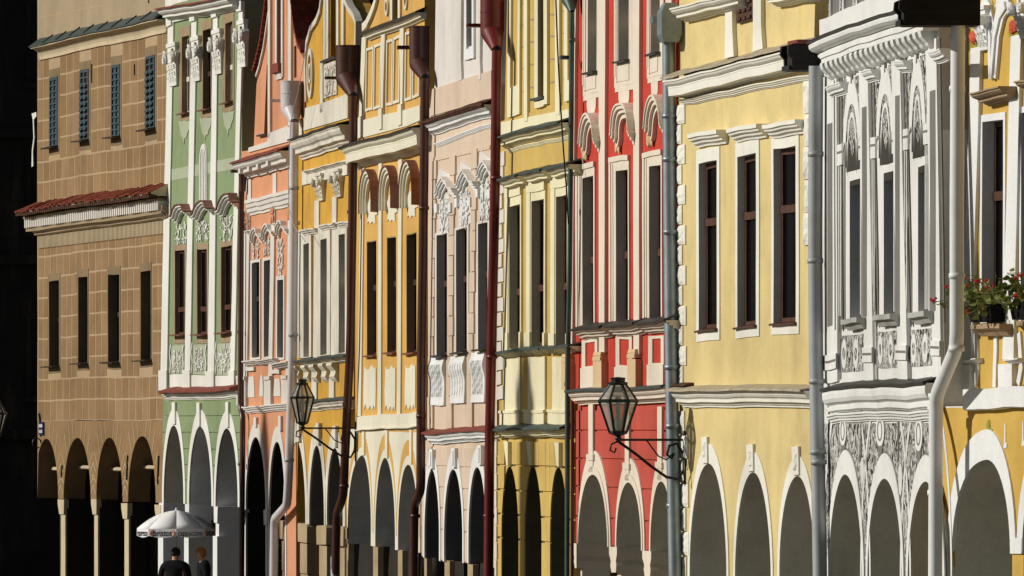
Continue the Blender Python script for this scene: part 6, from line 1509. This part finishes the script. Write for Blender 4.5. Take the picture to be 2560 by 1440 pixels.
# ================================================================== people
def skin_mesh(name, pts, edges, radii, mat, parent, root_i=0, sub=2):
    me = bpy.data.meshes.new(name); me.from_pydata(pts, edges, []); o = bpy.data.objects.new(name, me); COL.objects.link(o)
    me.materials.append(MATS[mat]); o.parent = parent
    m = o.modifiers.new('skin', 'SKIN'); m.use_smooth_shade = True
    for i, r in enumerate(radii):
        d = me.skin_vertices[0].data[i]; d.radius = r if isinstance(r, tuple) else (r, r); d.use_root = (i == root_i)
    s = o.modifiers.new('sub', 'SUBSURF'); s.levels = sub; s.render_levels = sub
    return o
def person(label, x, D, ytop, facing, hair, jacket, hair_long, nod=0.0, arm=0.0):
    s0 = FPX / D; X = (x - 1280) / s0; Ht = CAMH + (YH - ytop) / s0; k = Ht / 1.75
    root = empty('person', (X, D, 0), facing); tag(root, label, 'person', 'couple under the parasol')
    # facing: local -y is forward
    P = lambda *q: tuple(c * k for c in q)
    pts = [P(0, 0, .95), P(0, .01, 1.12), P(0, .02, 1.32), P(0, .015, 1.44), P(0, 0, 1.5), P(0, -.02 - nod * .3, 1.57), P(0, -.03 - nod, 1.65), P(0, -.01 - nod, 1.70)]
    ed = [(i, i + 1) for i in range(7)]; rd = [(.16, .115), (.145, .105), (.165, .115), (.09, .075), (.055, .058), (.068, .078), (.078, .092), (.062, .075)]
    for sg in (-1, 1):
        b = len(pts); bend = arm if sg > 0 else .02
        pts += [P(sg * .17, .015, 1.40), P(sg * .22, .02, 1.14), P(sg * .2, -.14 - bend, 1.0), P(sg * .16, -.26 - bend, 1.02), P(sg * .15, -.33 - bend, 1.03)]
        ed += [(3, b), (b, b + 1), (b + 1, b + 2), (b + 2, b + 3), (b + 3, b + 4)]; rd += [.062, .048, .036, .034, .022]
        b = len(pts)
        pts += [P(sg * .09, 0, .88), P(sg * .1, -.01, .5), P(sg * .1, .02, .1), P(sg * .1, -.03, .05), P(sg * .11, -.17, .035)]
        ed += [(0, b), (b, b + 1), (b + 1, b + 2), (b + 2, b + 3), (b + 3, b + 4)]; rd += [.09, .06, .045, .04, .032]
    rd = [(r[0] * k, r[1] * k) if isinstance(r, tuple) else r * k for r in rd]
    body = skin_mesh('body', pts, ed, rd, 'skin', root)
    # fingers
    for sg in (-1, 1):
        bend = arm if sg > 0 else .02
        for f in range(5):
            mb = MB(); bx = sg * (.15 + (.03 if f == 4 else 0)) + (f - 1.5) * .016 * (f < 4); L = (.06, .07, .066, .052, .05)[f]
            y0 = -.345 - bend if f < 4 else -.31 - bend
            mb.tube([P(bx, y0, 1.03), P(bx + (.02 * -sg if f == 4 else 0), y0 - L * .6, 1.025), P(bx + (.03 * -sg if f == 4 else 0), y0 - L, 1.0)], [.009 * k, .0085 * k, .006 * k], 6); mb.build('finger', 'skin', body, True)
    # jacket and trousers as slightly larger shells
    n_t = 4
    jp = pts[:4] + [P(0, .005, 1.51)]; je = [(0, 1), (1, 2), (2, 3), (3, 4)]; jr = [(.19 * k, .145 * k), (.175 * k, .13 * k), (.19 * k, .14 * k), (.15 * k, .11 * k), (.085 * k, .08 * k)]
    for sg in (-1, 1):
        b = len(jp); bend = arm if sg > 0 else .02
        jp += [P(sg * .175, .015, 1.405), P(sg * .225, .02, 1.14), P(sg * .2, -.14 - bend, 1.0), P(sg * .165, -.23 - bend, 1.015)]; je += [(3, b), (b, b + 1), (b + 1, b + 2), (b + 2, b + 3)]; jr += [.082 * k, .068 * k, .055 * k, .05 * k]
    jp = [(x * 1.3, y * 1.15, z) for x, y, z in jp]; jr = [tuple(c * 1.12 for c in r) if isinstance(r, tuple) else r * 1.15 for r in jr]
    skin_mesh('jacket', jp, je, jr, jacket, body)
    tp = [P(0, 0, .97)]; te = []; tr = [(.17 * k, .125 * k)]
    for sg in (-1, 1):
        b = len(tp); tp += [P(sg * .09, 0, .86), P(sg * .1, -.01, .5), P(sg * .1, .02, .1)]; te += [(0, b), (b, b + 1), (b + 1, b + 2)]; tr += [.105 * k, .075 * k, .062 * k]
    skin_mesh('trousers', tp, te, tr, 'cloth_navy', body)
    # face and hair
    fx = lambda a, b, c: (a * k, (b - nod) * k, c * k)
    mb = MB(); mb.add([fx(-.012, -.112, 1.61), fx(.012, -.112, 1.61), fx(0, -.142, 1.612), fx(0, -.112, 1.655)], [(0, 1, 2), (0, 2, 3), (1, 3, 2)]); mb.build('nose', 'skin', body)
    for sg in (-1, 1):
        mb = MB(); mb.blob(fx(sg * .032, -.108, 1.645), (.014 * k, .008 * k, .008 * k)); mb.build('eye', 'ink', body)
        mb = MB(); mb.blob(fx(sg * .082, -.02, 1.625), (.014 * k, .025 * k, .034 * k)); mb.build('ear', 'skin', body, True)
    mb = MB(); mb.blob(fx(0, -.105, 1.578), (.026 * k, .008 * k, .006 * k)); mb.build('mouth', 'paint_rose', body)
    rnd = random.Random(hash(hair) % 97); mb = MB(); n = 16; m = 9; vs = []; lo = -.8 if hair_long else -.5
    for i in range(m + 1):
        ph = lerp(math.pi / 2, lo, i / m)
        for j in range(n):
            th = 2 * math.pi * j / n
            front = max(0, -math.sin(th)); lim = lerp(lo, .38, front ** .5) if front > .35 else lo
            pj = max(ph, lim); rr = 1 + rnd.uniform(-.035, .035)
            vs.append(fx(.098 * math.cos(pj) * math.cos(th) * rr * (1.06 if hair_long and pj < 0 else 1), .002 + .112 * math.cos(pj) * math.sin(th) * rr - .012, 1.645 + .115 * math.sin(pj) * rr))
    fs = [(i * n + j, i * n + (j + 1) % n, (i + 1) * n + (j + 1) % n, (i + 1) * n + j) for i in range(m) for j in range(n)]
    mb.add(vs, fs); o = mb.build('hair', hair, body, True)
    return root
person('man with short dark hair in black clothes seen from behind under the parasol', 438, 142.4, 1369, math.radians(160), 'hair_dark', 'cloth_black', False, .01, .05)
person('person with chin-length blond hair in black clothes looking left under the parasol', 507, 142.0, 1369, math.radians(-75), 'hair_blond', 'cloth_black', True, .03, .0)

# ================================================================== postcard rack in the ochre arcade
def rack(x, p, label):
    u = H4.U(x, p); root = empty('display_rack', H4.world(u, p, 0), H4.rz); tag(root, label, 'rack', 'wire display racks in the arcade')
    mb = MB(); mb.tube([(0, 0, 0), (0, 0, 2.35)], .025, 6); mb.build('pole', 'iron', root)
    for k in range(6):
        mb = MB(); z = .55 + .3 * k
        for a in range(6):
            t = a * math.pi / 3; c, s_ = math.cos(t) * .2, math.sin(t) * .2
            mb.tube([(c, s_, z), (math.cos(t + 1.05) * .2, math.sin(t + 1.05) * .2, z)], .009, 4); mb.tube([(c, s_, z), (c, s_, z + .24)], .009, 4)
        mb.build('wire_tier', 'chrome', root)
        for a in range(0, 6, 2):
            t = a * math.pi / 3 + .5; mb = MB(); mb.box(math.cos(t) * .16 - .05, math.cos(t) * .16 + .05, math.sin(t) * .16 - .01, math.sin(t) * .16 + .01, z, z + .17); mb.build('card', random.choice(['sign_white', 'sheet_dark', 'stone']), root)
    mb = MB(); mb.lathe([(.26, 0), (.26, .03), (.04, .07)], (0, 0, 0), 12); mb.build('base', 'iron', root)
rack(712, -.2, 'chrome wire postcard rack behind the foot of the lilac drainpipe')
rack(735, -.25, 'chrome wire postcard rack beside the first stone pillar of the ochre house')

# ================================================================== geranium boxes
def flower_box(X0, X1, yb, yt, label, seed, spread):
    h = H11.up; q0 = h.Z(X0, bot(yb), .1); q1 = h.Z(X1, bot(yb), .1)
    um = (q0[0] + q1[0]) / 2; w = (q1[0] - q0[0]) / 2; z = q0[1]
    root = empty('geranium_box', h.world(um, .1, z), h.rz); tag(root, label, 'flower box', 'geranium boxes on the sills')
    mb = MB(); mb.add([(-w * .9, -.1, 0), (w * .9, -.1, 0), (w * .9, .08, 0), (-w * .9, .08, 0), (-w, -.13, .19), (w, -.13, .19), (w, .1, .19), (-w, .1, .19)], [(3, 2, 1, 0), (0, 1, 5, 4), (1, 2, 6, 5), (2, 3, 7, 6), (3, 0, 4, 7), (4, 5, 6, 7)]); mb.build('planter', 'ink', root)
    rnd = random.Random(seed); st = MB(); lf = MB(); fl = MB()
    for k in range(24):
        u = rnd.uniform(-w, w); out = rnd.uniform(.0, .5) if k % 3 else rnd.uniform(-.05, .2); tipz = rnd.uniform(-.08, .34) + .1 - out * .25
        tip = (u + rnd.uniform(-.3, .3) , -out - .05, .12 + tipz)
        st.tube([(u, 0, .15), ((u + tip[0]) / 2, -out / 2, .2 + tipz * .8), tip], .005, 4)
        for j in range(9):
            t = rnd.uniform(.25, 1); c = Vector((u, 0, .15)).lerp(Vector(tip), t) + Vector((rnd.uniform(-.07, .07), rnd.uniform(-.07, .07), rnd.uniform(-.06, .06)))
            r = rnd.uniform(.025, .05); a = Vector((rnd.uniform(-1, 1), rnd.uniform(-1, 1), rnd.uniform(-.6, .6))).normalized(); b = a.cross(Vector((rnd.uniform(-1, 1), rnd.uniform(-1, 1), rnd.uniform(-1, 1)))).normalized()
            lf.add([c + (a * math.cos(t2) + b * math.sin(t2)) * r * (1 if i % 2 else .8) for i, t2 in enumerate([i * math.pi / 3 for i in range(6)])], [tuple(range(6))])
        if rnd.random() < .35:
            for j in range(4): fl.blob((tip[0] + rnd.uniform(-.03, .03), tip[1] + rnd.uniform(-.03, .03), tip[2] + .03 + rnd.uniform(-.02, .02)), rnd.uniform(.012, .02), 5, 3)
    st.build('stems', 'leaf', root); tag(lf.build('leaves', 'leaf', root), kind='stuff'); tag(fl.build('flowers', 'petal', root), kind='stuff')
flower_box(490, 606, 172, 20, 'black box of red geraniums on the window sill nearest the white drainpipe', 3, .4)
flower_box(700, 800, 160, 10, 'black box of red geraniums on the sill cut off by the right edge', 8, .4)

# ================================================================== what stands beyond the frame: dark house closing the square, and the things whose shadows fall on the row
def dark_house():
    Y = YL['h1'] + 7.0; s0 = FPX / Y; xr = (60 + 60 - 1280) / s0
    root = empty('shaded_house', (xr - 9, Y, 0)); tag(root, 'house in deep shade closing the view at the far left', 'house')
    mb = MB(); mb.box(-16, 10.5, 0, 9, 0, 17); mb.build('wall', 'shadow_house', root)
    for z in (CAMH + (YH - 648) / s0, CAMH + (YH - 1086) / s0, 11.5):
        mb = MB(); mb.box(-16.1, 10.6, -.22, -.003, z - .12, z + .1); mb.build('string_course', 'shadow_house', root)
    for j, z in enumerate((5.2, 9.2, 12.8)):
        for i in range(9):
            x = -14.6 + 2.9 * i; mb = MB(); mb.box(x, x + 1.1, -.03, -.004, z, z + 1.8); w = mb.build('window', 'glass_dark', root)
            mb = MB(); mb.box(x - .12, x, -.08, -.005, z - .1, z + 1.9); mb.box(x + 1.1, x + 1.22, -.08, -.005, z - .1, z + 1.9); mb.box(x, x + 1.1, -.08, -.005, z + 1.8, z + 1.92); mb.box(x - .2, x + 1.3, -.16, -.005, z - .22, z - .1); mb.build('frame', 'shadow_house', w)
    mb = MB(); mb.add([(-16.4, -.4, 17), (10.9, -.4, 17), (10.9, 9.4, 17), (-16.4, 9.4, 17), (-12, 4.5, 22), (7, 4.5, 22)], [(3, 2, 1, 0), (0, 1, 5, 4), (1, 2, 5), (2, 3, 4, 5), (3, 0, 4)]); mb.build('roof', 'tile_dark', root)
dark_house()
def far_row():
    for i in range(6):
        x = -34 - 11.5 * i; Y = YL['h1'] + 44 - i * .3
        root = empty('town_house', (x, Y, 0)); tag(root, 'grey gabled town house in a shaded row across the end of the square', 'house', 'houses closing the square')
        hgt = 11 + (i * 37 % 5) * .7
        mb = MB(); mb.box(-5.6, 5.6, 0, 9, 0, hgt); mb.build('wall', 'stone_grey', root)
        mb = MB(); mb.add([(-5.7, -.1, hgt), (5.7, -.1, hgt), (0, -.1, hgt + 4.2), (-5.7, 9, hgt), (5.7, 9, hgt), (0, 9, hgt + 4.2)], [(0, 1, 2), (3, 5, 4), (0, 2, 5, 3), (1, 4, 5, 2), (0, 3, 4, 1)]); mb.build('roof', 'tile_dark', root)
        for z in (1.0, 5.2, 8.2):
            for k in range(3):
                mb = MB(); mb.box(-4.2 + 3 * k, -2.6 + 3 * k, -.05, .1, z, z + 2.0); mb.build('window', 'glass_dark', root)
far_row()
def shadow_from(h, x, y, L):
    u, v = h.uv(x, y); q = h.world(u, 0, v); t = L / math.hypot(TO_SUN.x, TO_SUN.y)
    return q + TO_SUN * t
c = shadow_from(H3, 661, 1000, 46)
root = empty('church_tower', (c.x, c.y, 0)); tag(root, 'square church tower with a pointed roof outside the frame', 'tower')
zs = c.z - 2.75
mb = MB(); mb.box(-2.0, 2.0, -2.0, 2.0, 0, zs); mb.build('shaft', 'stone', root)
mb = MB(); mb.lathe([(2.1, zs), (1.2, zs + .25), (.62, zs + .5), (.6, zs + 1.5), (.42, zs + 2.1), (.05, c.z)], (0, 0, 0), 8); mb.build('spire', 'sheet_dark', root)
c = shadow_from(H7, 1318, 880, 34)
root = empty('monument_column', (c.x, c.y, 0)); tag(root, 'tall stone column outside the frame shading the straw-yellow house', 'column')
mb = MB(); mb.lathe([(1.0, 0), (1.0, 2.2), (.84, 2.4), (.8, 4), (.75, c.z - 1.0), (.85, c.z - .9), (.85, c.z - .75), (.6, c.z - .6), (.5, c.z - .2), (.05, c.z)], (0, 0, 0), 14); mb.build('shaft', 'stone', root)
